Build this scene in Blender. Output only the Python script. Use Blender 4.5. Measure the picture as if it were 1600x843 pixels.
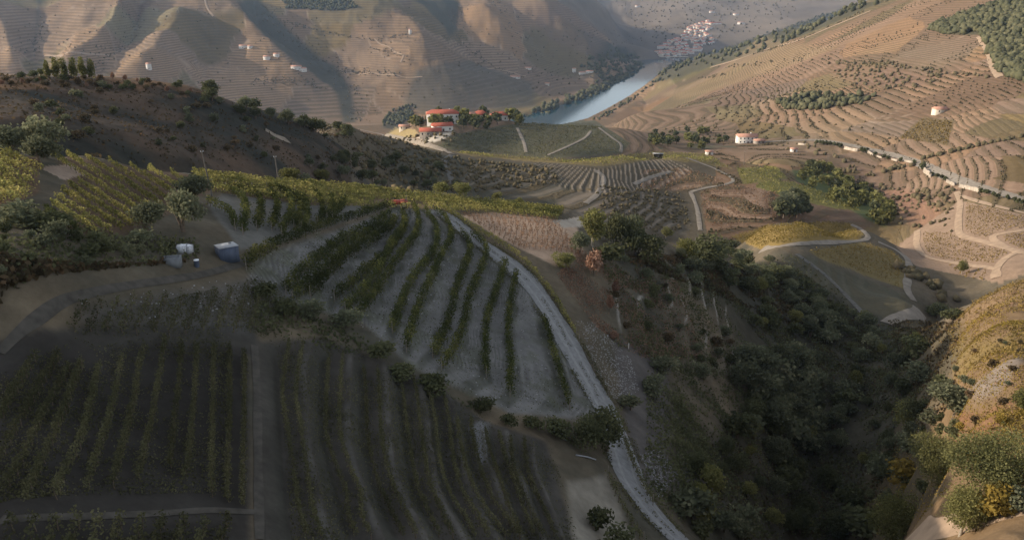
import bpy, math, random
import numpy as np

# ---------------------------------------------------------------- camera, light, exposure
for o in list(bpy.data.objects):
    bpy.data.objects.remove(o)
scene = bpy.context.scene
COL = scene.collection
rng = np.random.default_rng(7)
random.seed(7)

EYE = 300.0                       # drone height above the river
FPX, CU, CV = 1256.0, 800.0, 421.5
PITCH = math.radians(19.3)
cam_d = bpy.data.cameras.new("camera")
cam_d.sensor_width = 36.0
cam_d.lens = 36.0 * FPX / 1600.0
cam_d.clip_start = 1.0
cam_d.clip_end = 30000.0
cam = bpy.data.objects.new("camera", cam_d)
COL.objects.link(cam)
cam.location = (0, 0, EYE)
cam.rotation_euler = (math.radians(90) - PITCH, 0, 0)
scene.camera = cam

SUN_EL = math.radians(19.5)
SUN_AZ = math.radians(-84.0)      # clockwise from +Y: the sun stands low, ahead and to the left
sx, sy, sz = math.sin(SUN_AZ) * math.cos(SUN_EL), math.cos(SUN_AZ) * math.cos(SUN_EL), math.sin(SUN_EL)
world = bpy.data.worlds.new("World")
scene.world = world
world.use_nodes = True
wn = world.node_tree.nodes
bg = wn["Background"]
sky = wn.new("ShaderNodeTexSky")
sky.sky_type = 'NISHITA'
sky.sun_disc = False
sky.sun_elevation = SUN_EL
sky.sun_rotation = SUN_AZ
sky.altitude = 300
sky.air_density = 1.0
sky.dust_density = 2.0
sky.ozone_density = 1.0
hz = wn.new("ShaderNodeHueSaturation"); hz.inputs["Saturation"].default_value = 0.38      # milky autumn sky
world.node_tree.links.new(sky.outputs[0], hz.inputs["Color"]); world.node_tree.links.new(hz.outputs[0], bg.inputs[0])
bg.inputs[1].default_value = 0.145
sun_d = bpy.data.lights.new("sun", 'SUN')
sun_d.energy = 3.0
sun_d.angle = math.radians(0.5)
sun_d.color = (1.0, 0.85, 0.67)
sun = bpy.data.objects.new("sun", sun_d)
COL.objects.link(sun)
from mathutils import Vector
sun.rotation_euler = Vector((sx, sy, sz)).to_track_quat('Z', 'Y').to_euler()
vs = scene.view_settings
vs.view_transform = 'Standard'
vs.look = 'None'
vs.gamma = 1.0
vs.exposure = 0.85
cy = scene.cycles
cy.max_bounces = 5
cy.diffuse_bounces = 2
cy.glossy_bounces = 2
cy.transmission_bounces = 2
cy.volume_bounces = 0
cy.transparent_max_bounces = 4
cy.use_denoising = True

# ---------------------------------------------------------------- helpers
def vnoise(x, y, seed=0):
    xi = np.floor(x).astype(np.int64); yi = np.floor(y).astype(np.int64)
    fx = x - xi; fy = y - yi
    fx = fx * fx * (3 - 2 * fx); fy = fy * fy * (3 - 2 * fy)
    def h(a, b):
        n = (a * 374761393 + b * 668265263 + seed * 974634793) & 0x7fffffff
        n = ((n ^ (n >> 13)) * 1274126177) & 0x7fffffff
        n = n ^ (n >> 16)
        return (n & 0xffff) / 65535.0
    a, b, c, d = h(xi, yi), h(xi + 1, yi), h(xi, yi + 1), h(xi + 1, yi + 1)
    return (a * (1 - fx) + b * fx) * (1 - fy) + (c * (1 - fx) + d * fx) * fy

def fbm(x, y, scale, octaves=4, seed=0):
    out = np.zeros(np.shape(x)); amp = 1.0; tot = 0
    for k in range(octaves):
        out += amp * (vnoise(x / scale + 17.3 * k, y / scale - 9.1 * k, seed + k) - 0.5)
        tot += amp; amp *= 0.5; scale *= 0.47
    return out * 2 / tot          # about -1 .. 1

def smooth(e0, e1, x):
    t = np.clip((x - e0) / (e1 - e0), 0, 1)
    return t * t * (3 - 2 * t)

def tps_fit(P, V, lam=0.0):
    n = len(P)
    d2 = ((P[:, None] - P[None]) ** 2).sum(-1)
    K = 0.5 * d2 * np.log(d2 + 1e-12) + lam * np.eye(n)
    Q = np.hstack([np.ones((n, 1)), P])
    A = np.zeros((n + 3, n + 3)); A[:n, :n] = K; A[:n, n:] = Q; A[n:, :n] = Q.T
    w = np.linalg.solve(A, np.concatenate([V, np.zeros(3)]))
    return P, w

def tps_eval(fit, X):
    P, w = fit; n = len(P); out = np.empty(len(X))
    Pf = P; wf = w[:n]
    for i in range(0, len(X), 20000):
        x = X[i:i + 20000]
        d2 = (x[:, 0:1] - Pf[:, 0]) ** 2 + (x[:, 1:2] - Pf[:, 1]) ** 2
        k = 0.5 * d2 * np.log(d2 + 1e-12)
        out[i:i + 20000] = k @ wf + w[n] + X[i:i + 20000] @ w[n + 1:]
    return out

def aim(u, v):
    """bearing and slope of the line of sight through a point of the photograph"""
    xc = (np.asarray(u, float) - CU) / FPX; yc = (CV - np.asarray(v, float)) / FPX
    cp, sp = math.cos(PITCH), math.sin(PITCH)
    dx = xc; dy = cp + yc * sp; dz = -sp + yc * cp
    return np.arctan2(dx, dy), dz / np.hypot(dx, dy)

# ---------------------------------------------------------------- the lie of the land
# survey columns: (photo column) -> (photo row, distance) where the ground is seen; ('d', distance, depth below the drone) where it is hidden
COLUMNS = {
 0: [(843, 51), (760, 57), (700, 61), (620, 68), (560, 73), (500, 77), (450, 80), (400, 85), (350, 98), (310, 110), (270, 122), (243, 136),
     ('d', 155, 30), (200, 178), (170, 198), (150, 215), (130, 236), (117, 260), ('d', 330, 50), ('d', 500, 130), ('d', 1200, 285), ('d', 1550, 318), ('d', 1800, 318),
     (115, 2280), (80, 2500), (50, 2620), (20, 2800), (0, 3000), (-30, 3500)],
 150: [(843, 51), (760, 57), (700, 62), (600, 72), (550, 77), (500, 81), (460, 84), (420, 88), (380, 94), (340, 106), (300, 121), (260, 137), (247, 145),
     ('d', 160, 34), (225, 185), (180, 222), (140, 255), (119, 280), ('d', 350, 60), ('d', 500, 135), ('d', 1200, 285), ('d', 1550, 318), ('d', 1800, 318),
     (115, 2150), (60, 2420), (20, 2650), (0, 2800), (-30, 3200)],
 300: [(843, 52), (760, 59), (700, 64), (600, 74), (520, 84), (450, 92), (400, 99), (370, 105), (340, 116), (310, 130), (290, 142), (272, 156),
     ('d', 172, 43), (250, 198), (200, 237), (160, 264), (136, 285), ('d', 350, 70), ('d', 500, 140), ('d', 1200, 285), ('d', 1550, 318), ('d', 1800, 318),
     (140, 2080), (110, 2200), (60, 2450), (0, 2800), (-30, 3200)],
 450: [(843, 54), (760, 62), (700, 67), (600, 79), (520, 90), (460, 100), (420, 107), (380, 116), (340, 130), (310, 145), (287, 165),
     ('d', 185, 50), ('d', 205, 54), (270, 232), (230, 268), (200, 293), (181, 312), ('d', 370, 80), ('d', 500, 140), ('d', 1200, 285), ('d', 1550, 318), ('d', 1800, 318),
     (180, 2010), (150, 2120), (100, 2330), (50, 2600), (0, 2900), (-30, 3300)],
 530: [(843, 55.5), (700, 69), (560, 88), (460, 106), (380, 127), (330, 143), (310, 158), (292, 175), ('d', 200, 56), ('d', 228, 62), (272, 275), (240, 310), (215, 345), (200, 375), (191, 395), ('d', 460, 92), ('d', 560, 140), ('d', 1200, 285), ('d', 1500, 318), (188, 1980)],
 600: [(843, 57), (760, 65), (700, 71), (620, 82), (560, 90), (500, 101), (440, 115), (400, 126), (360, 140), (330, 155), (310, 172), (298, 187),
     ('d', 215, 64), ('d', 260, 84), (290, 330), (260, 362), (230, 402), (212, 440), ('d', 500, 105), ('d', 620, 150), ('d', 1200, 285), ('d', 1550, 318), ('d', 1800, 318),
     (195, 1970), (150, 2120), (100, 2350), (50, 2650), (0, 2950), (-30, 3300)],
 680: [(843, 58), (700, 75), (560, 96), (440, 120), (360, 148), (330, 160), (312, 178), (303, 192), ('d', 222, 72), ('d', 270, 92), (295, 360), (265, 395), (245, 428), (236, 452), ('d', 520, 108),
     (212, 630), (200, 670), (188, 715), (180, 760), ('d', 850, 145), ('d', 1200, 285), ('d', 1550, 318), ('d', 1780, 318), (170, 2000)],
 750: [(843, 60), (750, 71), (650, 86), (600, 95), (550, 105), (500, 115), (450, 127), (400, 141), (360, 156), (340, 166), (320, 182), (309, 197),
     ('d', 225, 78), ('d', 290, 102), (300, 390), (270, 420), (249, 455), (241, 476), ('d', 530, 118), (232, 620), (210, 665), (190, 725), (182, 765),
     ('d', 850, 145), ('d', 1200, 285), ('d', 1550, 318), ('d', 1800, 318), (180, 2000), (150, 2150), (100, 2450), (50, 2800), (0, 3150), (-30, 3500)],
 900: [(843, 68), (750, 80), (680, 92), (600, 108), (550, 118), (500, 129), (450, 141), (400, 155), (370, 168), (350, 183), (332, 200),
     ('d', 232, 85), ('d', 300, 116), (325, 385), (300, 412), (270, 450), (253, 482), ('d', 540, 122), (245, 600), (215, 690), (197, 755), ('d', 850, 150), ('d', 1200, 270), ('d', 1600, 312), ('d', 2000, 318), ('d', 2300, 312),
     (148, 2500), (120, 2700), (100, 2850), (60, 3050), (20, 3300), (1, 3480), ('d', 3900, 110), ('d', 4700, 120), (-40, 5900)],
 970: [(843, 74), (700, 98), (600, 119), (500, 142), (420, 165), (380, 182), (362, 196), ('d', 240, 95), ('d', 310, 122), (330, 395), (300, 425), (270, 468), (246, 510), ('d', 570, 132), (232, 660), (212, 720),
     (200, 800), (190, 1150), ('d', 1500, 262), ('d', 1900, 302), ('d', 2300, 314), ('d', 3000, 314), ('d', 3400, 304), (90, 3750), (70, 4200), (40, 5000), (0, 5700), (-30, 6000)],
 1050: [(843, 80), (750, 98), (650, 122), (600, 135), (550, 148), (500, 160), (450, 172), (420, 182), (400, 192), (388, 205),
     ('d', 260, 108), ('d', 330, 128), (355, 402), (320, 440), (290, 475), (260, 515), (244, 545), ('d', 600, 138), (225, 760), (205, 880), (190, 1050), (170, 1400), (150, 1800), (120, 2350), (108, 2700), ('d', 3000, 302), ('d', 3300, 314), ('d', 3650, 312),
     (88, 3980), (70, 4200), (50, 4600), (20, 5200), (0, 5600), (-30, 6000)],
 1120: [(843, 94), (750, 114), (650, 138), (550, 166), (500, 182), (450, 200), (410, 220), (392, 235), ('d', 290, 116), (362, 405), (330, 440), (290, 482), (262, 530), (248, 570), ('d', 620, 136), (232, 730), (215, 840), (190, 1000), (150, 1400), (120, 1800), (100, 2250), (84, 2700), ('d', 3100, 290), ('d', 3500, 314), ('d', 4000, 300),
     (70, 4250), (40, 4800), (10, 5400), (-30, 6000)],
 1200: [(843, 112), (750, 135), (650, 160), (600, 175), (550, 192), (500, 212), (450, 235), (420, 252), (400, 268), (385, 288), (370, 310), (360, 325), (353, 340),
     ('d', 385, 122), (335, 432), (300, 480), (280, 512), (264, 560), (250, 640), (240, 700), (215, 840), (190, 950), (150, 1180), (110, 1480), (80, 1850), (56, 2250), ('d', 2700, 220), ('d', 3600, 300), (30, 5000), (0, 5600), (-30, 6000)],
 1350: [(843, 140), (750, 165), (650, 190), (600, 205), (550, 225), (500, 250), (480, 262), (450, 285), (420, 310), (390, 345), (370, 372), (360, 388),
     ('d', 420, 128), (340, 475), (320, 530), (300, 590), (270, 655), (240, 720), (215, 780), (180, 870), (150, 960), (100, 1120), (50, 1340), (20, 1560), (4, 1720), ('d', 2100, 40), ('d', 3000, 200), ('d', 5000, 120), ('d', 6200, 20)],
 1440: [(843, 112), (780, 124), (720, 140), (650, 165), (600, 190), (550, 218), (520, 240), (490, 275), (460, 305), (430, 335), (400, 385), (380, 415), (340, 480), (300, 560), (250, 665), (200, 780), (150, 890), (100, 1040), (50, 1210), (0, 1480), ('d', 1800, -50), ('d', 2600, 60), ('d', 6200, 20)],
 1500: [(843, 88), (800, 94), (750, 101), (700, 110), (650, 122), (600, 136), (560, 152), (530, 170), (500, 198), (480, 232),
     ('d', 280, 120), (440, 335), (420, 360), (380, 402), (340, 450), (310, 500), (280, 560), (250, 620), (200, 730), (150, 850), (100, 980), (50, 1120), (0, 1300), ('d', 1700, -70), ('d', 2500, 0), ('d', 6200, 20)],
 1600: [(843, 80), (750, 93), (650, 112), (560, 138), (500, 165), (460, 190), (442, 205),
     ('d', 260, 108), (425, 332), (390, 370), (350, 415), (310, 480), (280, 530), (240, 600), (200, 680), (150, 790), (100, 900), (50, 1030), (0, 1180), ('d', 1500, -80), ('d', 2300, -60), ('d', 6200, 20)],
}
# spurs (nearer) and gullies (farther) of the hills across the river
SPURS = [(930, 75, 2900), (1000, 75, 3850), (960, 40, 4200), (940, 10, 4300)]
CRESTS = [[(-60, -10), (0, 40), (20, 100)], [(197, -10), (175, 48), (125, 88), (110, 105)], [(285, 30), (270, 60), (225, 112)], [(335, -10), (400, 58), (450, 110), (500, 165), (520, 185)], [(555, 0), (640, 48), (664, 95), (640, 145), (636, 180)], [(755, 20), (790, 58), (812, 92), (850, 128), (860, 150)], [(865, -10), (905, 28), (950, 64), (1000, 80)]]
GULLIES = [[(72, -10), (50, 50), (58, 105)], [(216, -10), (202, 48), (168, 85), (155, 110)], [(330, 50), (322, 90), (310, 125)], [(395, -10), (412, 38), (480, 76), (530, 110), (555, 142), (562, 188)], [(716, -10), (717, 50), (760, 94), (815, 122), (840, 160)], [(800, -10), (835, 50), (872, 90), (915, 118)], [(965, -10), (1010, 45), (1030, 80)]]
pts = []
for u, col in COLUMNS.items():
    th0 = float(aim(u, 421.5)[0])
    for c in col:
        if c[0] == 'd':
            pts.append((th0, c[1], -c[2]))
        else:
            th, te = aim(u, c[0]); pts.append((float(th), c[1], float(te) * c[1]))
for u, v, r in SPURS:
    th, te = aim(u, v); pts.append((float(th), r, float(te) * r))
# the land either side of the view (left: the hill goes on rising and keeps the low sun off the near slope)
for a, prof in ((-40, [(50, -36), (70, -31), (90, -24), (115, -26), (140, -27), (200, -26), (260, -20), (350, -50), (520, -130), (1200, -285), (1700, -315), (2300, -190), (3000, -20), (3600, 20)]),
                (-48, [(50, -30), (75, -22), (110, -12), (140, -15), (190, -22), (260, -25), (350, -60), (520, -140), (1200, -285), (1700, -315), (2300, -200), (3000, -30), (3600, 20)]),
                (-62, [(50, -24), (80, -8), (115, 2), (160, -2), (230, -20), (350, -60), (600, -140), (1200, -285), (1700, -300), (2400, -180), (3200, -20)]),
                (40, [(50, -46), (80, -52), (120, -56), (180, -60), (260, -90), (400, -118), (600, -105), (900, -50), (1200, 20), (1600, 90), (2500, 60), (6200, -20)]),
                (62, [(50, -40), (80, -42), (120, -40), (200, -40), (400, -80), (700, -60), (1200, 40), (2500, 60), (6200, -20)])):
    for r, z in prof:
        pts.append((math.radians(a), r, z))
pts = np.array(pts)
KT = 1.25
PQ = np.stack([pts[:, 0] * KT, np.log(pts[:, 1])], 1)
LAND = tps_fit(PQ, pts[:, 2] / pts[:, 1], 2e-5)

TH = np.radians(np.concatenate([np.linspace(-180, -64, 30)[:-1], np.linspace(-64, -38, 46)[:-1], np.linspace(-38, 38, 765), np.linspace(38, 64, 46)[1:], np.linspace(64, 180, 30)[1:]]))
LR = np.concatenate([np.log(np.linspace(2, 46, 16)), np.arange(math.log(47), math.log(235), 0.0056), np.arange(math.log(235), math.log(1500), 0.0052), np.arange(math.log(1500), math.log(6000), 0.0105)])
NT, NR = len(TH), len(LR)
tt, ll = np.meshgrid(TH, LR, indexing='ij')
RR = np.exp(ll)
XX, YY = RR * np.sin(tt), RR * np.cos(tt)
tc = np.clip(tt, math.radians(-62), math.radians(62))
te = tps_eval(LAND, np.stack([tc.ravel() * KT, np.maximum(ll, math.log(50)).ravel()], 1)).reshape(NT, NR)
ZZ = te * np.maximum(RR, 50)
far_z = -60 - 60 * smooth(100, 900, RR) + 90 * smooth(1500, 5000, RR) + 25 * fbm(XX, YY, 600, 3, 5)
wside = smooth(math.radians(60), math.radians(100), np.abs(tt))
ZZ = ZZ * (1 - wside) + far_z * wside
ZZ = np.clip(ZZ, -322, 130)

# ---------------------------------------------------------------- finding places on the land
def column(th):
    f = np.interp(th, TH, np.arange(NT)); i = min(int(f), NT - 2); f -= i
    return ZZ[i] * (1 - f) + ZZ[i + 1] * f
RLIN = np.exp(LR)
def hit(u, v):
    """world x, y of the ground seen at a point of the photograph"""
    th, te_ = aim(u, v); th = float(th); te_ = float(te_)
    prof = column(th) / RLIN
    ok = np.nonzero(prof[8:] >= te_)[0]
    j = (ok[0] + 8) if len(ok) else NR - 1
    a, b = prof[j - 1], prof[j]
    f = 0 if b == a else np.clip((te_ - a) / (b - a), 0, 1)
    r = math.exp(LR[j - 1] + (LR[j] - LR[j - 1]) * f)
    return (r * math.sin(th), r * math.cos(th))
def hits(poly, step=6.0, closed=False):
    P = list(poly) + ([poly[0]] if closed else [])
    out = []
    for (a, b), (c, d) in zip(P[:-1], P[1:]):
        n = max(1, int(math.hypot(c - a, d - b) / step))
        out += [hit(a + (c - a) * k / n, b + (d - b) * k / n) for k in range(n)]
    if not closed: out.append(hit(*P[-1]))
    return np.array(out)
def curve(poly, step):
    """a smooth line over the land through points of the photograph, resampled every `step` metres"""
    p = np.array(poly, float)
    if len(p) > 2:                      # Catmull-Rom in the survey
        q = np.vstack([2 * p[0] - p[1], p, 2 * p[-1] - p[-2]]); o = []
        for i in range(1, len(q) - 2):
            for t in np.linspace(0, 1, 8, endpoint=False):
                a, b, c, d = q[i - 1], q[i], q[i + 1], q[i + 2]
                o.append(0.5 * (2 * b + (c - a) * t + (2 * a - 5 * b + 4 * c - d) * t * t + (3 * b - a - 3 * c + d) * t ** 3))
        p = np.array(o + [q[-2]])
    w = hits(p, 4.0)
    s = np.concatenate([[0], np.cumsum(np.hypot(*np.diff(w, axis=0).T))])
    n = max(2, int(s[-1] / step) + 1)
    t = np.linspace(0, s[-1], n)
    return np.stack([np.interp(t, s, w[:, 0]), np.interp(t, s, w[:, 1])], 1)
def inside(poly, x, y):
    poly = np.asarray(poly); res = np.zeros(x.shape, bool)
    x0, y0 = poly.min(0); x1, y1 = poly.max(0)
    m = (x >= x0) & (x <= x1) & (y >= y0) & (y <= y1)
    px, py = x[m], y[m]; r = np.zeros(px.shape, bool)
    for (ax, ay), (bx, by) in zip(poly, np.roll(poly, -1, 0)):
        if ay == by: continue
        r ^= ((ay > py) != (by > py)) & (px < (bx - ax) * (py - ay) / (by - ay) + ax)
    res[m] = r
    return res
def dist_line(line, x, y, closed=False):
    d = np.full(x.shape, 1e9)
    L = np.vstack([line, line[:1]]) if closed else line
    for (ax, ay), (bx, by) in zip(L[:-1], L[1:]):
        ex, ey = bx - ax, by - ay; l2 = ex * ex + ey * ey + 1e-9
        t = np.clip(((x - ax) * ex + (y - ay) * ey) / l2, 0, 1)
        d = np.minimum(d, np.hypot(x - ax - t * ex, y - ay - t * ey))
    return d
def near(line, pad):
    x0, y0 = line.min(0) - pad; x1, y1 = line.max(0) + pad
    return (XX > x0) & (XX < x1) & (YY > y0) & (YY < y1)
def at_level(u, v, z=-EYE):
    th, t = aim(u, v); r = z / float(t)
    return (r * math.sin(float(th)), r * math.cos(float(th)))
def polar(u, r):
    th = float(aim(u, 421.5)[0]); return (r * math.sin(th), r * math.cos(th))

# ---------------------------------------------------------------- spurs and gullies of the hills across the river
m = (RR > 1650) & (RR < 4200) & (tt > -0.9) & (tt < float(aim(1060, 421)[0]))
px_, py_ = XX[m], YY[m]
dc = np.full(px_.shape, 1e9); dg = dc.copy()
for L in CRESTS: dc = np.minimum(dc, dist_line(curve(L, 25), px_, py_))
for L in GULLIES: dg = np.minimum(dg, dist_line(curve(L, 25), px_, py_))
wob = 1 + 0.35 * fbm(px_, py_, 260, 3, 71)
q = dg / (dg + dc + 1e-6) * 2 - 1
q = q * (1 - 0.25 * np.abs(q)) / 0.75
ZZ[m] += 27 * (RR[m] / 2400) * q * wob * smooth(8, 130, ZZ[m] + EYE) * smooth(1650, 1900, RR[m]) * (1 - smooth(3400, 4200, RR[m])) * (1 - 0.5 * smooth(float(aim(900, 421)[0]), float(aim(1040, 421)[0]), tt[m]))

# ---------------------------------------------------------------- the river bed
far_bank = [at_level(1052, 91), at_level(1010, 93), at_level(985, 97), at_level(1003, 104), at_level(968, 122), at_level(935, 139), at_level(895, 157), at_level(858, 170), at_level(830, 178)] + [polar(760, 1900), polar(690, 1720), polar(600, 1650), polar(450, 1600), polar(0, 1580), (-3300, 1560)]
near_bank = [(-3300, 1350), polar(0, 1380), polar(450, 1400), polar(600, 1450), polar(690, 1520), polar(800, 1720), polar(880, 1900), at_level(918, 185), at_level(950, 169), at_level(985, 149), at_level(1008, 134), at_level(1030, 115), at_level(1045, 103), at_level(1054, 97), polar(1120, 3700), polar(1120, 4000)]
RIVER = np.array(far_bank + near_bank)
m = (RR > 1150) & (RR < 4700) & (np.abs(tt) < 1.2)
d = dist_line(RIVER, XX[m], YY[m], True)
ins = inside(RIVER, XX[m], YY[m])
z = ZZ[m] + EYE
z = np.where(ins, -0.8 - 8 * smooth(0, 40, d), np.minimum(np.maximum(z, 1.0 + 0.10 * np.minimum(d, 60)), 2.5 + np.maximum(d - 4, 0) * 0.75))
ZZ[m] = z - EYE

# ---------------------------------------------------------------- lines traced along vine rows, terraces and tracks
FAN_ROWS = [
 [(615, 323), (568, 339), (526, 352), (473, 371), (442, 384), (400, 407), (385, 422)],
 [(610, 337), (581, 357), (534, 381), (505, 404), (470, 435), (447, 460)],
 [(620, 347), (584, 366), (557, 384), (528, 408), (492, 440), (468, 464), (458, 474)],
 [(618, 353), (596, 372), (566, 392), (542, 407), (505, 445), (485, 465)],
 [(628, 336), (633, 350), (628, 368), (615, 389), (596, 411), (563, 438), (523, 471)],
 [(634, 347), (631, 362), (613, 386), (605, 406), (584, 443), (555, 476), (540, 490)],
 [(647, 326), (655, 347), (653, 363), (644, 381), (623, 408), (600, 445), (575, 480), (557, 500)],
 [(665, 334), (681, 357), (683, 378), (676, 403), (649, 435), (628, 480), (613, 520)],
 [(678, 331), (695, 345), (704, 362), (705, 378), (690, 405), (675, 440), (660, 470), (646, 512), (635, 550)],
 [(720, 368), (733, 385), (733, 405), (715, 452), (702, 507), (688, 540), (676, 560)],
 [(737, 371), (755, 385), (760, 400), (749, 434), (733, 470), (724, 515), (708, 555), (690, 578)],
 [(791, 412), (783, 440), (773, 467), (761, 506), (759, 550), (760, 590)],
 [(807, 431), (801, 460), (796, 490), (794, 531), (798, 565), (797, 620)],
 [(851, 503), (862, 545), (880, 605), (890, 640)],
]
L_ROWS = [[(325, 321), (345, 330), (362, 341), (368, 360)], [(354, 300), (378, 314), (386, 334), (383, 352), (380, 368)], [(395, 300), (428, 312), (434, 336), (425, 362)],
 [(418, 300), (446, 306), (456, 322), (455, 342), (446, 357), (441, 370)], [(462, 308), (478, 320), (481, 347), (472, 362)], [(495, 308), (503, 322), (505, 342), (497, 354)], [(540, 316), (532, 330), (520, 345)], [(370, 298), (404, 312), (409, 336), (402, 362)], [(440, 303), (468, 318), (470, 340), (460, 360)], [(518, 312), (520, 326), (512, 348)]]
LOW_ROWS = [
 [(60, 560), (25, 620), (0, 665)], [(95, 560), (60, 620), (20, 690), (-5, 735)], [(112, 580), (61, 673), (34, 734), (5, 776)], [(130, 570), (106, 641), (69, 726), (40, 789)],
 [(158, 575), (132, 686), (111, 731), (88, 783)], [(192, 560), (189, 584), (172, 668), (156, 713), (137, 773)], [(228, 547), (218, 584), (212, 633), (196, 699), (177, 768)],
 [(260, 536), (249, 605), (238, 673), (227, 713), (217, 757)], [(286, 542), (281, 610), (276, 646), (267, 739)], [(310, 547), (306, 618), (304, 646), (296, 726), (288, 755)],
 [(336, 542), (334, 620), (333, 700), (332, 780)], [(360, 550), (360, 646), (358, 712), (357, 790)], [(383, 555), (383, 646), (381, 740), (380, 795)]]
STRIPS = [
 [(404, 540), (408, 620), (410, 740), (412, 843)],
 [(490, 540), (479, 620), (487, 673), (498, 752), (506, 805), (519, 843)],
 [(552, 560), (548, 620), (548, 686), (564, 739), (580, 779), (582, 816), (596, 843)],
 [(606, 580), (609, 620), (612, 686), (620, 731), (633, 773), (654, 816), (667, 843)],
 [(660, 590), (667, 620), (675, 686), (686, 752), (699, 792), (725, 843)],
 [(708, 620), (717, 660), (725, 726), (741, 779), (762, 813), (780, 843)],
 [(752, 660), (755, 690), (768, 744), (789, 789), (818, 830), (828, 843)],
 [(795, 680), (803, 713), (813, 740), (830, 790), (850, 843)],
 [(835, 690), (838, 731), (852, 773), (870, 812), (884, 843)]]
BOWL = [[(866, 254), (850, 264)], [(881, 256), (856, 271)], [(892, 259), (868, 280)], [(905, 261), (881, 284)], [(918, 263), (895, 290)], [(930, 266), (924, 298)], [(944, 262), (945, 290)], [(957, 258), (960, 282)],
 [(971, 256), (972, 284)], [(984, 254), (987, 284)], [(997, 252), (1006, 280)], [(1010, 251), (1024, 276)], [(1022, 250), (1040, 272)], [(1034, 249), (1056, 268)], [(1047, 250), (1072, 264)]]
STEPS = [[(960, 440), (968, 500)], [(1002, 470), (1000, 495), (1003, 525)], [(1050, 440), (1055, 468), (1044, 497), (1047, 531), (1055, 556)], [(1064, 465), (1074, 487), (1070, 525), (1078, 570)],
 [(1097, 440), (1099, 471), (1107, 505), (1105, 547), (1110, 580)], [(1120, 490), (1126, 515), (1130, 560)], [(1135, 500), (1140, 525), (1150, 575)], [(1158, 510), (1163, 540), (1168, 580)]]
TRACKS = [   # name, line, width, label of look, pale?
 ('road', [(672, 328), (692, 334), (708, 345), (740, 372), (790, 408), (830, 445), (862, 490), (885, 530), (910, 575), (935, 620), (957, 665), (972, 710), (988, 755), (1020, 800), (1062, 843), (1085, 858)], 4.7, 'gravel'),
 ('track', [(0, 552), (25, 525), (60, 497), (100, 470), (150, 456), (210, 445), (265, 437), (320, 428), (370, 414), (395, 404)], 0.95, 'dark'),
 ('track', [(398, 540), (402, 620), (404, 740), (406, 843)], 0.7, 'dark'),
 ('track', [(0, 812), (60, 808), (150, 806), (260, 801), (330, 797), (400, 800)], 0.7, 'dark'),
 ('track', [(706, 242), (693, 254), (700, 268), (705, 280), (704, 291)], 3.0, 'dim'),
 ('track', [(560, 202), (610, 213), (650, 222), (690, 234), (706, 242)], 4.0, 'earth'),
 ('track', [(931, 266), (943, 279), (934, 302), (915, 318)], 3.2, 'pale'),
 ('track', [(1079, 300), (1089, 326), (1094, 360)], 2.4, 'pale'),
 ('track', [(1073, 247), (1115, 263), (1144, 279), (1138, 287), (1102, 294), (1079, 300)], 2.4, 'pale'),
 ('track', [(990, 288), (1020, 276), (1050, 268)], 3.0, 'pale'),
 ('track', [(923, 205), (913, 216), (885, 230), (855, 243)], 2.4, 'pale'),
 ('track', [(936, 200), (957, 216), (970, 226), (970, 238)], 2.6, 'pale'),
 ('track', [(808, 200), (818, 222), (822, 239)], 2.6, 'pale'),
 ('track', [(415, 203), (432, 213), (450, 220)], 3.0, 'earth'),
 ('track', [(1190, 390), (1250, 381), (1335, 377), (1356, 371), (1345, 358), (1330, 351)], 2.4, 'pale'),
 ('track', [(1372, 378), (1402, 392), (1420, 411), (1417, 450), (1428, 470)], 2.8, 'pale'),
 ('track', [(1245, 397), (1290, 430), (1330, 470), (1362, 505)], 2.5, 'dim'),
 ('road', [(1165, 225), (1225, 223), (1275, 222), (1320, 228), (1400, 245), (1440, 257), (1480, 275), (1530, 292), (1600, 312), (1680, 335)], 7.0, 'pale'),
 ('track', [(1495, 300), (1500, 318), (1497, 350), (1502, 368), (1530, 376), (1590, 393), (1640, 404)], 2.8, 'tan'),
 ('track', [(1497, 305), (1540, 318), (1600, 333), (1660, 350)], 2.8, 'tan'),
 ('track', [(1433, 360), (1433, 385), (1450, 402), (1500, 412), (1556, 420)], 2.7, 'tan'),
 ('track', [(1556, 434), (1557, 420), (1570, 404), (1590, 394)], 3.0, 'tan'),
 ('track', [(1620, 357), (1560, 366), (1552, 374), (1575, 388), (1600, 396)], 3.2, 'tan'),
 ('track', [(1420, 838), (1480, 822), (1540, 806), (1600, 790), (1660, 775)], 3.4, 'tan'),
 ('track', [(1385, 505), (1405, 495), (1440, 488)], 4.0, 'pale'),
 ('track', [(535, 116), (575, 119), (618, 121), (660, 122)], 6.0, 'tan'),
 ('track', [(70, 89), (110, 88), (150, 90), (175, 92)], 6.0, 'tan'),
 ('track', [(320, 0), (324, 14), (333, 26)], 6.0, 'tan'),
 ('track', [(760, 109), (790, 112), (822, 119)], 6.0, 'tan'),
 ('track', [(585, 64), (612, 80), (630, 90), (626, 101)], 5.0, 'tan'),
 ('track', [(1110, 105), (1180, 84), (1240, 66), (1300, 42), (1360, 18)], 6.0, 'tan'),
 ('track', [(1530, 55), (1545, 80), (1552, 105), (1562, 120)], 6.0, 'tan'),
]

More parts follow.
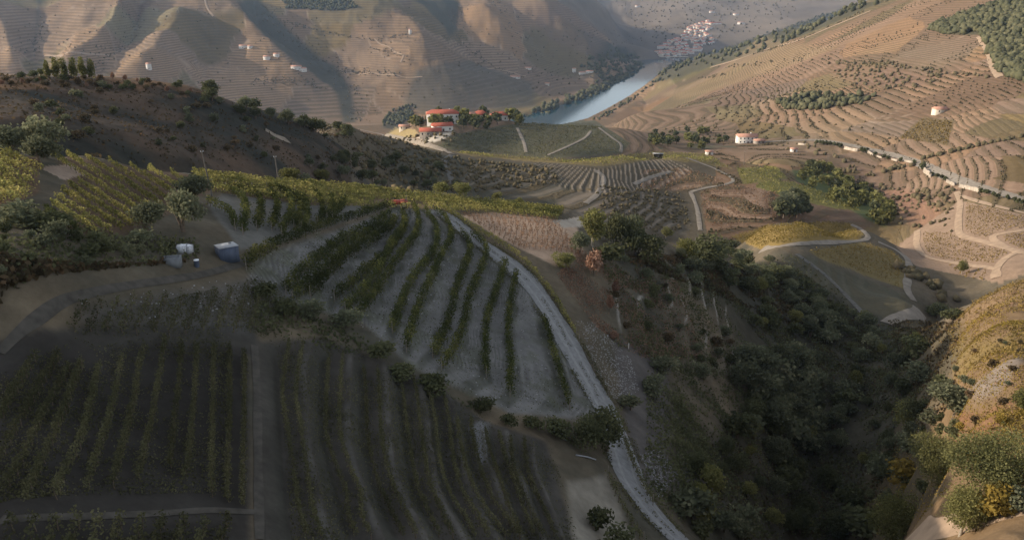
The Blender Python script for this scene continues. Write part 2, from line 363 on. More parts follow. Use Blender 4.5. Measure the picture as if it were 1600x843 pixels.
def family(lines, poly, wave_amp, first=0.0, weights=None):
    """numbers the lines first, first+1, ... and spreads that count over the ground inside the polygon"""
    P, V = [], []
    for k, L in enumerate(lines):
        w = curve(L, 4.0)[::2] if len(L) > 2 else hits(L, 10)
        for p in w: P.append(p); V.append(first + k)
    P = np.array(P); c = P.mean(0); sc = np.abs(P - c).max()
    fit = tps_fit((P - c) / sc, np.array(V, float), 1e-4)
    W = hits(poly, 10, True); m = near(W, 2.0); idx = np.nonzero(m.ravel())[0]
    x, y = XX.ravel()[idx], YY.ravel()[idx]
    k = inside(W, x, y); idx = idx[k]; x, y = x[k], y[k]
    s = tps_eval(fit, (np.stack([x, y], 1) - c) / sc)
    edge = smooth(0, 3.0, dist_line(W, x, y, True))
    return idx, s, edge

ZR = ZZ.ravel(); XR, YR, RF, TF = XX.ravel(), YY.ravel(), RR.ravel(), tt.ravel()
ALB = np.empty((NT * NR, 3)); TERR = np.zeros(NT * NR); STEP = np.full(NT * NR, 3.4); ROUGH = np.ones(NT * NR)
FAN_POLY = [(380, 428), (400, 400), (440, 382), (620, 322), (680, 330), (705, 345), (790, 408), (862, 490), (930, 600), (950, 650), (900, 660), (800, 650), (700, 600), (640, 575), (560, 505), (480, 485), (400, 455)]
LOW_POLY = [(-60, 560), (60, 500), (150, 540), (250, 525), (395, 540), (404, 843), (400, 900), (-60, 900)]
BOT_POLY = [(395, 530), (500, 525), (600, 560), (700, 610), (760, 655), (860, 690), (880, 760), (905, 843), (905, 890), (395, 890)]
STEP_POLY = [(945, 430), (1000, 420), (1110, 430), (1150, 500), (1185, 590), (1090, 600), (1000, 560), (950, 510)]
BOWL_POLY = [(825, 252), (900, 258), (940, 263), (1000, 250), (1050, 249), (1090, 264), (1080, 272), (1040, 290), (975, 305), (900, 300), (840, 282)]
saved = []
for lines, poly, amp, first in ((FAN_ROWS, FAN_POLY, 0.0, 0), (STRIPS, BOT_POLY, 1.0, 0), (STEPS, STEP_POLY, 1.1, 0), (BOWL, BOWL_POLY, 1.2, 0)):
    saved.append((family(lines, poly, amp, first), amp, poly))

# ground cover: what grows or lies where (cover colours
def paint(poly, col, terr=None, rough=None, mix=1.0, soft=0.0, noise=0.0):
    W = hits(poly, 6, True); m = np.nonzero(near(W, 1.0).ravel())[0]
    k = inside(W, XR[m], YR[m]); m = m[k]
    w = np.full(len(m), mix)
    if soft: w *= smooth(0, soft, dist_line(W, XR[m], YR[m], True))
    if noise: w *= smooth(-0.25, 0.25, fbm(XR[m], YR[m], noise, 3, 31))
    ALB[m] = ALB[m] * (1 - w[:, None]) + np.array(col) * w[:, None]
    if terr is not None: TERR[m] = TERR[m] * (1 - w) + terr * w
    if rough is not None: ROUGH[m] = ROUGH[m] * (1 - w) + rough * w
    return m
ALB[:] = (0.105, 0.088, 0.062)
n1 = fbm(XR, YR, 14, 4, 11)
ALB += np.clip(n1, -0.5, 1)[:, None] * np.array((0.07, 0.045, 0.025))
g = (RF > 165) & (TF < float(aim(560, 421)[0]))         # scrub hill
ALB[g] = np.array((0.055, 0.045, 0.034)) + np.clip(n1[g], -0.3, 1)[:, None] * np.array((0.07, 0.036, 0.02))
g = (RF > 330)
ALB[g] = (0.10, 0.082, 0.056)
STEP[(RF > 330) & (RF < 1100)] = 1.9
farleft = (RF > 1250) & (TF < float(aim(1120, 421)[0]))
ALB[farleft] = (0.205, 0.134, 0.082); TERR[farleft] = 0.9
patch = fbm(XR, YR, 420, 2, 77)[:, None]
ALB[farleft] *= (1 + 0.22 * patch[farleft]) * np.array((1, 1.0, 0.96))
rside = TF - (float(aim(1120, 421)[0]) - 0.10 * smooth(900, 1500, RF)) + 0.035 * fbm(XR, YR, 130, 3, 58)
righthill = (RF > 400) & (rside > 0) & (RF < 3300)
RW = smooth(-0.06, 0.06, TF - (float(aim(1120, 421)[0]) - 0.10 * smooth(900, 1500, RF))) * smooth(380, 520, RF)
mid = (RF > 640) & ~farleft & ~righthill & (RF < 2600); ALB[mid] = (0.17, 0.115, 0.075); TERR[mid] = 0.9; STEP[mid] = 2.3
ALB[righthill] = (0.20, 0.129, 0.083); TERR[righthill] = 1.0; STEP[righthill] = 1.9
p2 = fbm(XR, YR, 150, 3, 5)[righthill][:, None]
ALB[righthill] = ALB[righthill] * (1 + 0.16 * p2) + np.clip(p2, 0, 1) * np.array((-0.03, 0.0, 0.0))
# the hills are a patchwork of plots, each terraced and planted in its own way
for mask, n, steps, edge in ((farleft & (RF < 3600), 150, (4.5, 5.5, 6.5, 7.5), 5.0), (righthill, 110, (1.7, 2.1, 2.6, 3.2), 2.2)):
    m = np.nonzero(mask)[0]
    wx = XR[m] + 45 * fbm(XR[m], YR[m], 160, 3, 81); wy = YR[m] + 45 * fbm(XR[m], YR[m], 160, 3, 82)
    vis = m[(np.abs(TF[m]) < 0.62)]; s = rng.choice(vis, n)
    d1 = np.full(len(m), 1e9); d2 = d1.copy(); who = np.zeros(len(m), int)
    for k, i in enumerate(s):
        d = np.hypot(wx - XR[i], (wy - YR[i]) * 0.6)
        nearer = d < d1; d2 = np.where(nearer, d1, np.minimum(d2, d)); who = np.where(nearer, k, who); d1 = np.minimum(d1, d)
    tone = rng.uniform(0.74, 1.14, n); tint = rng.normal(0, 0.05, n); olive = rng.uniform(size=n) < 0.3; st_ = rng.choice(steps, n); tr = rng.uniform(0.45, 1.0, n)
    ALB[m] *= tone[who][:, None] * np.stack([1 + tint[who], 1 + 0.3 * tint[who], 1 - tint[who]], 1)
    ALB[m] *= np.where(olive[who][:, None], np.array((0.80, 0.90, 0.72)), 1.0)
    STEP[m] = st_[who]; TERR[m] = tr[who]
    e = (1 - smooth(0, edge, d2 - d1)) * smooth(-0.1, 0.2, fbm(XR[m], YR[m], 200, 2, 83))
    ALB[m] = ALB[m] * (1 - 0.5 * e[:, None]) + 0.5 * e[:, None] * np.array((0.33, 0.25, 0.18)); TERR[m] *= 1 - e
far = RF > 3600
ALB[far] = np.array((0.17, 0.135, 0.10)) + fbm(XR[far], YR[far], 330, 3, 8)[:, None] * np.array((0.10, 0.075, 0.05)); TERR[far] = 0.3
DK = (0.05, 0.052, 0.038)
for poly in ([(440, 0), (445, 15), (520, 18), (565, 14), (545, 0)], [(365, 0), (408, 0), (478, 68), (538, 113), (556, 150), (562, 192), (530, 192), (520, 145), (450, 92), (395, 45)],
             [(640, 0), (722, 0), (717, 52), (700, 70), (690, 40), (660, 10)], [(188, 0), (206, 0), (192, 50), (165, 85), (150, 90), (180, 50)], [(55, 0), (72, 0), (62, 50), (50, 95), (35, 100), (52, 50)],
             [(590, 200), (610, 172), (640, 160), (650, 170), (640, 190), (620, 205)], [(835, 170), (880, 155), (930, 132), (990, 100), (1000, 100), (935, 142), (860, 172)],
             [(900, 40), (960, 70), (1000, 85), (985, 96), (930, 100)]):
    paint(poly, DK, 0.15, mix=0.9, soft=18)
paint([(640, 110), (720, 90), (840, 130), (845, 168), (650, 182), (620, 165)], (0.085, 0.078, 0.06), 0.5, mix=0.8, soft=30)  # slope's shade and its thin scrub put into one dark tone
paint([(800, 10), (870, 0), (960, 60), (940, 100), (860, 70)], (0.15, 0.10, 0.07), 0.6, mix=0.6, soft=40)
FOREST_A = [(1015, 132), (1050, 100), (1100, 86), (1200, 52), (1330, 8), (1390, -2), (1380, 4), (1300, 38), (1240, 62), (1180, 84), (1110, 104), (1060, 122)]
FOREST_B = [(1448, 46), (1500, 28), (1600, -8), (1640, -8), (1640, 135), (1600, 130), (1565, 118), (1550, 96), (1532, 54), (1475, 54)]
FOREST_C = [(1212, 162), (1250, 148), (1310, 152), (1370, 150), (1350, 163), (1290, 172), (1230, 172)]
for f in (FOREST_A, FOREST_B, FOREST_C): paint(f, (0.075, 0.068, 0.042), 0.0, soft=6)
paint([(1300, 100), (1380, 96), (1480, 115), (1440, 140), (1330, 138), (1290, 120)], (0.20, 0.125, 0.085), 0.3, mix=0.7, soft=12)
paint([(1180, 0), (1240, 30), (1130, 62), (1100, 60), (1040, 0)], (0.24, 0.19, 0.14), 0.2, mix=0.5, noise=200)
paint([(1405, 218), (1440, 186), (1492, 190), (1480, 228)], (0.125, 0.092, 0.05), 0.7)
paint([(1190, 55), (1330, 70), (1250, 100), (1060, 160), (1020, 150), (1120, 112)], (0.215, 0.155, 0.085), 0.8, mix=0.6, soft=20)
paint([(1230, 265), (1290, 262), (1350, 295), (1395, 330), (1390, 362), (1350, 345), (1300, 312), (1240, 282)], (0.085, 0.10, 0.042), 0.0, soft=5)
paint([(1190, 280), (1240, 285), (1300, 305), (1345, 329), (1310, 326), (1240, 312), (1180, 292)], (0.17, 0.155, 0.055), 0.1)
paint([(1150, 262), (1215, 262), (1232, 280), (1160, 288)], (0.17, 0.145, 0.055), 0.3)
paint([(1010, 205), (1110, 205), (1160, 235), (1110, 236), (1030, 234)], (0.09, 0.085, 0.055), 0.0, noise=25)
paint([(1340, 300), (1430, 290), (1490, 320), (1490, 365), (1420, 365), (1390, 335)], (0.27, 0.15, 0.10), 0.1, mix=0.75, soft=10)
paint([(1140, 370), (1200, 353), (1290, 346), (1330, 350), (1350, 365), (1340, 376), (1250, 380), (1190, 390)], (0.20, 0.14, 0.05), 0.0)
paint([(1262, 392), (1345, 378), (1392, 390), (1417, 411), (1412, 452), (1340, 425), (1285, 405)], (0.175, 0.135, 0.06), 0.0)
paint([(1430, 362), (1500, 313), (1600, 335), (1660, 340), (1660, 410), (1560, 442), (1430, 415), (1400, 385)], (0.235, 0.165, 0.115), 0.0)
paint([(700, 236), (760, 240), (900, 249), (1020, 238), (1105, 240), (1145, 264), (1090, 254), (1028, 249), (940, 260), (860, 254), (740, 244)], (0.16, 0.125, 0.06), 0.0)
paint([(680, 231), (715, 208), (830, 190), (930, 188), (985, 225), (970, 240), (850, 246)], (0.085, 0.082, 0.052), 0.35)
paint([(602, 210), (618, 199), (650, 203), (655, 212), (630, 216)], (0.27, 0.205, 0.10), 0.0)
paint([(650, 215), (672, 208), (712, 205), (690, 220), (670, 222)], (0.42, 0.37, 0.30), 0.0)
paint([(600, 222), (690, 240), (860, 258), (920, 300), (880, 330), (600, 306)], (0.068, 0.064, 0.046), 0.5, soft=8)
paint([(720, 250), (860, 262), (890, 300), (840, 320), (760, 300), (715, 285)], (0.10, 0.088, 0.065), 1.8, soft=5)
paint([(850, 300), (930, 290), (1040, 300), (1080, 370), (960, 360), (880, 335)], (0.12, 0.10, 0.075), 2.0, soft=6)
paint([(1090, 295), (1150, 288), (1215, 300), (1215, 345), (1120, 360), (1095, 340)], (0.155, 0.102, 0.068), 2.0, soft=4)
paint([(1000, 265), (1070, 262), (1130, 280), (1080, 300), (1000, 300)], (0.17, 0.115, 0.075), 2.0, soft=4)
paint([(-60, 112), (0, 112), (150, 115), (300, 132), (335, 150), (280, 152), (150, 140), (0, 140), (-60, 140)], (0.17, 0.10, 0.055), mix=0.75, noise=8)  # crest's sunlit tone put into the brown heath colour
m = paint(FAN_POLY, (0.150, 0.146, 0.138), 0.0, 0.35, soft=1.5)
paint([(320, 322), (345, 297), (480, 300), (560, 318), (610, 326), (440, 383), (375, 395)], (0.145, 0.14, 0.125), 0.0, 0.4, soft=1)
paint([(82, 240), (200, 258), (330, 276), (420, 286), (335, 300), (262, 340), (200, 366), (140, 372), (80, 350), (100, 300)], (0.115, 0.08, 0.052), 0.0, 0.5, soft=1)
paint([(-40, 240), (60, 246), (62, 300), (30, 315), (-40, 318)], (0.12, 0.083, 0.055), 0.0, 0.5)
paint([(60, 262), (110, 258), (135, 272), (100, 282)], (0.33, 0.25, 0.19), 0.0, 0.5)
paint([(335, 300), (420, 283), (600, 298), (880, 326), (870, 345), (760, 332), (670, 326), (610, 322), (480, 322)], (0.14, 0.105, 0.065), 0.0, 0.4, soft=.6)
PINK_POLY = [(715, 335), (770, 331), (870, 343), (905, 352), (915, 400), (870, 420), (800, 385)]
paint(PINK_POLY, (0.40, 0.285, 0.20), 0.0, 0.5, soft=1)
paint([(860, 345), (905, 338), (915, 352), (880, 356)], (0.36, 0.31, 0.25), 0.0, 0.3)
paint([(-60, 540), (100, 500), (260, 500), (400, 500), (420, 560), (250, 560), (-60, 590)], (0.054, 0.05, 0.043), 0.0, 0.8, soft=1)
paint(LOW_POLY, (0.044, 0.040, 0.035), 0.0, 0.5, soft=1)  # dark soil, deepened to stand in for the lens's edge falloff
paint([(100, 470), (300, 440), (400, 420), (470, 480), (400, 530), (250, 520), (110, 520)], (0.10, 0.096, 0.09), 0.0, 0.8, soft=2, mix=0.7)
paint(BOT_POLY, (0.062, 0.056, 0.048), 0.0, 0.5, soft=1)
paint([(878, 745), (950, 735), (1000, 843), (1010, 890), (890, 890)], (0.20, 0.18, 0.145), 0.0, 0.6, soft=1.2)
paint([(728, 660), (770, 655), (768, 720), (745, 740)], (0.17, 0.17, 0.17), 0.0, 0.4, soft=1)
paint([(950, 520), (1050, 560), (1050, 720), (1110, 730), (1100, 760), (1010, 780), (975, 690)], (0.10, 0.09, 0.082), 0.0, 0.8, soft=1.5)
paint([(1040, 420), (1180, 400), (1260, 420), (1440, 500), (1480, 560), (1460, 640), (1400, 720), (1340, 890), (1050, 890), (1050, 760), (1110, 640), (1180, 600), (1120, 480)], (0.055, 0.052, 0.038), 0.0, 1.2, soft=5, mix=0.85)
paint([(1190, 395), (1260, 392), (1420, 460), (1440, 490), (1390, 505), (1330, 480)], (0.085, 0.08, 0.055), 0.4, 0.8, soft=5)
paint([(1480, 495), (1600, 430), (1700, 420), (1700, 900), (1370, 900), (1400, 780), (1460, 640), (1490, 560)], (0.17, 0.115, 0.065), 0.0, 0.8, soft=3)
paint([(1485, 530), (1700, 480), (1700, 560), (1560, 580), (1490, 590)], (0.17, 0.125, 0.05), 0.0, 0.8, mix=0.8, noise=9)
paint([(1480, 650), (1540, 640), (1620, 600), (1700, 600), (1700, 690), (1480, 690)], (0.19, 0.10, 0.055), 0.0, 0.8, mix=0.8, noise=6)
paint([(1490, 620), (1550, 575), (1600, 548), (1610, 560), (1560, 620), (1520, 640)], (0.19, 0.155, 0.125), 0.0, 0.6, soft=1)

paint([(1385, 500), (1440, 492), (1500, 505), (1498, 560), (1490, 640), (1440, 655), (1400, 700), (1370, 790), (1390, 890), (1300, 890), (1330, 760), (1440, 600)], (0.085, 0.07, 0.045), 0.0, 0.9, soft=3)  # dark scrub, with the spur's shade put into its colour
paint([(1370, 700), (1450, 680), (1492, 740), (1470, 780), (1435, 815), (1415, 838), (1400, 900), (1320, 900)], (0.085, 0.068, 0.042), 0.0, 0.9, soft=1.5)  # dark scrub again, shade left of the trees painted in
# terraces and fine relief
(fi, fs, fe), _, _ = saved[0]
(bi, bs, be), _, _ = saved[1]
def saw(s, w):                     # flat tread, then a bank of width w just after each line
    f = s - np.floor(s)
    return np.where(f < w, 1 - f / w, (f - w) / (1 - w)) - 0.5
z_add = np.zeros(NT * NR)
z_add[fi] += 0.45 * fe * saw(fs + 0.12, 0.42)
f = (fs + 0.28) % 1
w = fe * smooth(0.0, 0.14, f) * (1 - smooth(0.42, 0.58, f)) * (0.75 + 0.5 * fbm(XR[fi], YR[fi], 2.5, 3, 95))
w = np.clip(0.8 * w, 0, 1)
ALB[fi] = ALB[fi] * (1 - w[:, None]) + w[:, None] * np.array((0.05, 0.052, 0.038))  # row shade and weedy banks painted as dark ground bands
w = smooth(0.0, 0.5, fbm(XR[fi], YR[fi], 2.6, 4, 91)) * 0.55
ALB[fi] = ALB[fi] * (1 - w[:, None]) + w[:, None] * np.array((0.085, 0.09, 0.06))
ALB[fi] *= (1 + 0.22 * np.sin(fs * 40 + 3 * fbm(XR[fi], YR[fi], 5, 2, 93)) * smooth(-0.2, 0.3, fbm(XR[fi], YR[fi], 4, 2, 94)))[:, None]
z_add[bi] += 1.0 * be * saw(bs, 0.38)
f = bs % 1
w = be * smooth(0.0, 0.05, f) * (1 - smooth(0.3, 0.42, f))
ALB[bi] = ALB[bi] * (1 - 0.6 * w[:, None]) + 0.6 * w[:, None] * np.array((0.045, 0.045, 0.035))  # bank's shade and weeds put into a dark band after each line
w = be * smooth(0.80, 0.90, f) * (1 - smooth(0.96, 1.0, f)) * np.clip(0.7 + 1.3 * fbm(XR[bi], YR[bi], 3.5, 3, 96), 0, 1)
ALB[bi] = ALB[bi] * (1 - w[:, None]) + w[:, None] * np.array((0.10, 0.094, 0.083))
(ti, ts, te_), _, _ = saved[2]
z_add[ti] += 1.3 * te_ * saw(ts, 0.22)
f = ts % 1; w = te_ * smooth(0.86, 0.93, f) * smooth(-0.2, 0.25, fbm(XR[ti], YR[ti], 9, 2, 3))
ALB[ti] = ALB[ti] * (1 - w[:, None]) + w[:, None] * np.array((0.24, 0.22, 0.19))
(oi, os_, oe), _, _ = saved[3]
os2 = os_ * 2; z_add[oi] += 0.7 * oe * saw(os2, 0.3)
f = os2 % 1; w = 0.6 * oe * smooth(0.70, 0.84, f)
ALB[oi] = ALB[oi] * (1 - w[:, None]) * 0.9 + w[:, None] * np.array((0.33, 0.27, 0.21))
trk = np.full(NT * NR, 1e9); track_lines = []
for name, L, wd, look in TRACKS:
    r0 = math.hypot(*hit(*L[len(L) // 2])); C = curve(L, max(0.8, r0 * 0.006)); track_lines.append(C)
    m = np.nonzero(near(C, 12 + wd).ravel())[0]
    trk[m] = np.minimum(trk[m], dist_line(C[::2] if len(C) > 4 else C, XR[m], YR[m]) - wd / 2)
calm = smooth(0.0, 5.0, trk)
nearw = 1 - smooth(220, 420, RF)
z_add += ROUGH * calm * nearw * (0.55 * fbm(XR, YR, 7, 4, 21) + 0.10 * fbm(XR, YR, 1.1, 2, 23))
wild = calm * smooth(330, 700, RF)
z_add += wild * (1 - RW) * (1.6 * fbm(XR, YR, 60, 4, 41)) * smooth(0, 30, ZR + EYE)
ridg = 1 - np.abs(fbm(XR, YR, 240, 4, 43))
z_add += (1 - RW) * smooth(1600, 2200, RF) * (-14 * (ridg - 0.75) + 12 * (0.5 - np.abs(fbm(XR, YR, 95, 4, 44))) + 5 * fbm(XR, YR, 38, 4, 45)) * smooth(8, 80, ZR + EYE)
z_add += RW * smooth(500, 800, RF) * 3.5 * fbm(XR, YR, 170, 2, 47)
z_add[(RF > 1150) & (ZR + EYE < 0.5)] = 0
low = (RF > 1150) & (ZR + EYE >= 0.5)
ZR += z_add
ZR[low] = np.maximum(ZR[low], 0.7 - EYE)
ZZ = ZR.reshape(NT, NR)
ALB *= (1 + 0.22 * fbm(XR, YR, 3.5, 3, 61) * (1 - smooth(150, 500, RF)) + 0.15 * fbm(XR, YR, 30, 3, 62))[:, None]
ALB = np.clip(ALB, 0.015, 0.6)
COUNT = (ZR + EYE + 2.0 * fbm(XR, YR, 90, 3, 97)) / STEP          # how many terraces up from the river

def ground(x, y):
    """height of the land above the river (arrays or numbers)"""
    x = np.asarray(x, float); y = np.asarray(y, float)
    r = np.clip(np.hypot(x, y), RLIN[0], RLIN[-1] * 0.999)
    i = np.clip(np.interp(np.arctan2(x, y), TH, np.arange(NT)), 0, NT - 1.001); j = np.clip(np.interp(np.log(r), LR, np.arange(NR)), 0, NR - 1.001)
    i0 = i.astype(int); j0 = j.astype(int); fi_ = i - i0; fj = j - j0
    return (ZZ[i0, j0] * (1 - fi_) * (1 - fj) + ZZ[i0 + 1, j0] * fi_ * (1 - fj) + ZZ[i0, j0 + 1] * (1 - fi_) * fj + ZZ[i0 + 1, j0 + 1] * fi_ * fj) + EYE

# ---------------------------------------------------------------- materials
def material(name, color=(0.2, 0.2, 0.2), rough=0.9, var=0.2, scale=3.0, spec=0.1, attr=None):
    m = bpy.data.materials.new(name); m.use_nodes = True
    nt = m.node_tree; N, L = nt.nodes, nt.links; p = N["Principled BSDF"]
    p.inputs["Roughness"].default_value = rough; p.inputs["Specular IOR Level"].default_value = spec
    tc_ = N.new("ShaderNodeTexCoord"); no = N.new("ShaderNodeTexNoise"); no.inputs["Scale"].default_value = scale; no.inputs["Detail"].default_value = 5
    L.new(tc_.outputs["Object"], no.inputs["Vector"])
    mr = N.new("ShaderNodeMapRange"); mr.inputs["From Min"].default_value = 0.3; mr.inputs["From Max"].default_value = 0.7
    mr.inputs["To Min"].default_value = 1 - var; mr.inputs["To Max"].default_value = 1 + var
    L.new(no.outputs["Fac"], mr.inputs["Value"])
    mx = N.new("ShaderNodeVectorMath"); mx.operation = 'SCALE'
    if attr:
        a = N.new("ShaderNodeAttribute"); a.attribute_name = attr; L.new(a.outputs["Color"], mx.inputs[0])
    else: mx.inputs[0].default_value = color
    L.new(mr.outputs[0], mx.inputs["Scale"]); L.new(mx.outputs[0], p.inputs["Base Color"])
    return m

def ground_material():
    m = bpy.data.materials.new("ground"); m.use_nodes = True
    nt = m.node_tree; N, L = nt.nodes, nt.links; p = N["Principled BSDF"]
    p.inputs["Roughness"].default_value = 0.95; p.inputs["Specular IOR Level"].default_value = 0.05
    a = N.new("ShaderNodeAttribute"); a.attribute_name = "cover"
    t = N.new("ShaderNodeAttribute"); t.attribute_name = "terraced"
    st = N.new("ShaderNodeAttribute"); st.attribute_name = "terrace_count"
    geo = N.new("ShaderNodeNewGeometry"); sep = N.new("ShaderNodeSeparateXYZ"); L.new(geo.outputs["Position"], sep.inputs[0])
    def math_(op, a_, b_=None, c_=None):
        n = N.new("ShaderNodeMath"); n.operation = op
        for k, q in enumerate((a_, b_, c_)):
            if q is None: continue
            if isinstance(q, (int, float)): n.inputs[k].default_value = q
            else: L.new(q, n.inputs[k])
        return n.outputs[0]
    def noise(scale, detail=4, rough=0.55):
        n = N.new("ShaderNodeTexNoise"); n.inputs["Scale"].default_value = scale; n.inputs["Detail"].default_value = detail; n.inputs["Roughness"].default_value = rough
        L.new(geo.outputs["Position"], n.inputs["Vector"]); return n.outputs["Fac"]
    nm = noise(0.05, 3); nf = noise(0.9, 6, 0.7); ns = noise(0.22, 4, 0.6)
    fr = math_('FRACT', math_('MULTIPLY_ADD', nm, 0.25, st.outputs["Fac"]))
    # a terrace: vines (dark) over half of the tread, then the bare bank (pale)
    vine = N.new("ShaderNodeMapRange"); vine.interpolation_type = 'SMOOTHSTEP'
    L.new(math_('ABSOLUTE', math_('SUBTRACT', fr, 0.35)), vine.inputs["Value"]); vine.inputs["From Min"].default_value = 0.14; vine.inputs["From Max"].default_value = 0.26
    vine.inputs["To Min"].default_value = 1; vine.inputs["To Max"].default_value = 0
    gaps = N.new("ShaderNodeMapRange"); L.new(ns, gaps.inputs["Value"]); gaps.inputs["From Min"].default_value = 0.36; gaps.inputs["From Max"].default_value = 0.56
    vf = math_('MULTIPLY', math_('MULTIPLY', vine.outputs[0], t.outputs["Fac"]), math_('MULTIPLY_ADD', gaps.outputs[0], 0.6, 0.25))
    bank = N.new("ShaderNodeMapRange"); bank.interpolation_type = 'SMOOTHSTEP'
    L.new(math_('ABSOLUTE', math_('SUBTRACT', fr, 0.8)), bank.inputs["Value"]); bank.inputs["From Min"].default_value = 0.05; bank.inputs["From Max"].default_value = 0.18
    bank.inputs["To Min"].default_value = 1; bank.inputs["To Max"].default_value = 0
    bf = math_('MULTIPLY', math_('MULTIPLY', bank.outputs[0], t.outputs["Fac"]), 0.32)
    mr = N.new("ShaderNodeMapRange"); L.new(math_('ADD', math_('MULTIPLY', nf, 0.6), math_('MULTIPLY', ns, 0.4)), mr.inputs["Value"])
    mr.inputs["From Min"].default_value = 0.3; mr.inputs["From Max"].default_value = 0.7; mr.inputs["To Min"].default_value = 0.72; mr.inputs["To Max"].default_value = 1.28
    sc = N.new("ShaderNodeVectorMath"); sc.operation = 'SCALE'; L.new(a.outputs["Color"], sc.inputs[0]); L.new(mr.outputs[0], sc.inputs["Scale"])
    m1 = N.new("ShaderNodeMix"); m1.data_type = 'RGBA'; L.new(vf, m1.inputs[0]); L.new(sc.outputs[0], m1.inputs[6]); m1.inputs[7].default_value = (0.10, 0.078, 0.046, 1)
    br = N.new("ShaderNodeVectorMath"); br.operation = 'MULTIPLY_ADD'; L.new(sc.outputs[0], br.inputs[0]); br.inputs[1].default_value = (1.1, 1.1, 1.1); br.inputs[2].default_value = (0.10, 0.075, 0.055)
    m2 = N.new("ShaderNodeMix"); m2.data_type = 'RGBA'; L.new(bf, m2.inputs[0]); L.new(m1.outputs[2], m2.inputs[6]); L.new(br.outputs[0], m2.inputs[7])
    L.new(m2.outputs[2], p.inputs["Base Color"])
    bp = N.new("ShaderNodeBump"); bp.inputs["Strength"].default_value = 0.5; bp.inputs["Distance"].default_value = 0.5
    L.new(math_('ADD', math_('MULTIPLY', nf, 0.5), math_('ADD', math_('MULTIPLY', ns, 0.8), math_('MULTIPLY', vf, 1.6))), bp.inputs["Height"]); L.new(bp.outputs[0], p.inputs["Normal"])
    return m

def leaf_material(name, cols, trans=0.25, sheen=0.0):
    """leaves: every leaf takes its own shade between the given colours"""
    m = bpy.data.materials.new(name); m.use_nodes = True
    nt = m.node_tree; N, L = nt.nodes, nt.links
    for n in list(N):
        if n.type != 'OUTPUT_MATERIAL': N.remove(n)
    geo = N.new("ShaderNodeNewGeometry"); oi_ = N.new("ShaderNodeObjectInfo")
    r = N.new("ShaderNodeValToRGB"); e = r.color_ramp.elements
    e[0].position = 0; e[0].color = (*cols[0], 1); e[1].position = 1; e[1].color = (*cols[-1], 1)
    for k, c in enumerate(cols[1:-1]):
        q = e.new((k + 1) / (len(cols) - 1)); q.color = (*c, 1)
    nz = N.new("ShaderNodeTexNoise"); nz.inputs["Scale"].default_value = 0.16; nz.inputs["Detail"].default_value = 3; L.new(geo.outputs["Position"], nz.inputs["Vector"])
    a1 = N.new("ShaderNodeMath"); a1.operation = 'MULTIPLY_ADD'; L.new(geo.outputs["Random Per Island"], a1.inputs[0]); a1.inputs[1].default_value = 0.55
    a2 = N.new("ShaderNodeMapRange"); L.new(nz.outputs["Fac"], a2.inputs["Value"]); a2.inputs["From Min"].default_value = 0.32; a2.inputs["From Max"].default_value = 0.68; a2.inputs["To Min"].default_value = -0.1; a2.inputs["To Max"].default_value = 0.45
    L.new(a2.outputs[0], a1.inputs[2]); L.new(a1.outputs[0], r.inputs["Fac"])
    hs = N.new("ShaderNodeHueSaturation"); L.new(r.outputs[0], hs.inputs["Color"])
    mv = N.new("ShaderNodeMapRange"); L.new(oi_.outputs["Random"], mv.inputs["Value"]); mv.inputs["To Min"].default_value = 0.75; mv.inputs["To Max"].default_value = 1.25; L.new(mv.outputs[0], hs.inputs["Value"])
    d = N.new("ShaderNodeBsdfDiffuse"); t = N.new("ShaderNodeBsdfTranslucent"); L.new(hs.outputs[0], d.inputs[0]); L.new(hs.outputs[0], t.inputs[0])
    mx = N.new("ShaderNodeMixShader"); mx.inputs[0].default_value = trans; L.new(d.outputs[0], mx.inputs[1]); L.new(t.outputs[0], mx.inputs[2])
    L.new(mx.outputs[0], N["Material Output"].inputs["Surface"])
    return m

def mesh_from(name, V, F4=None, F3=None, mat=None, smooth_=False):
    me = bpy.data.meshes.new(name)
    V = np.asarray(V, np.float32).reshape(-1, 3); nl = []; tot = 0
    loops = []; starts = []
    if F4 is not None and len(F4):
        F4 = np.asarray(F4, np.int32); loops.append(F4.ravel()); starts.append(np.arange(0, F4.size, 4)); tot = F4.size
    if F3 is not None and len(F3):
        F3 = np.asarray(F3, np.int32); loops.append(F3.ravel()); starts.append(tot + np.arange(0, F3.size, 3))
    lo = np.concatenate(loops); st = np.concatenate(starts)
    me.vertices.add(len(V)); me.vertices.foreach_set('co', V.ravel())
    me.loops.add(len(lo)); me.loops.foreach_set('vertex_index', lo)
    me.polygons.add(len(st)); me.polygons.foreach_set('loop_start', st.astype(np.int32))
    if smooth_: me.polygons.foreach_set('use_smooth', np.ones(len(st), bool))
    me.update(calc_edges=True)
    if mat: me.materials.append(mat)
    return me
def link(name, me, parent=None, loc=None, **props):
    o = bpy.data.objects.new(name, me); COL.objects.link(o)
    if parent is not None: o.parent = parent
    if loc is not None: o.location = loc
    for k, v in props.items(): o[k] = v
    return o

# ---------------------------------------------------------------- the ground itself
idx = np.arange(NT * NR).reshape(NT, NR)
quads = np.stack([idx[:-1, :-1], idx[:-1, 1:], idx[1:, 1:], idx[1:, :-1]], -1).reshape(-1, 4)[:, ::-1]
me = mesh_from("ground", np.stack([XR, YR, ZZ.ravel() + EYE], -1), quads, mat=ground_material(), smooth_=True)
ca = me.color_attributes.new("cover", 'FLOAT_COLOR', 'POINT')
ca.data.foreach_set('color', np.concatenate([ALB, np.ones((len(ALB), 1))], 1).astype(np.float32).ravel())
ta = me.attributes.new("terraced", 'FLOAT', 'POINT'); ta.data.foreach_set('value', TERR.astype(np.float32))
sa = me.attributes.new("terrace_count", 'FLOAT', 'POINT'); sa.data.foreach_set('value', COUNT.astype(np.float32))
link("ground", me, kind='structure')

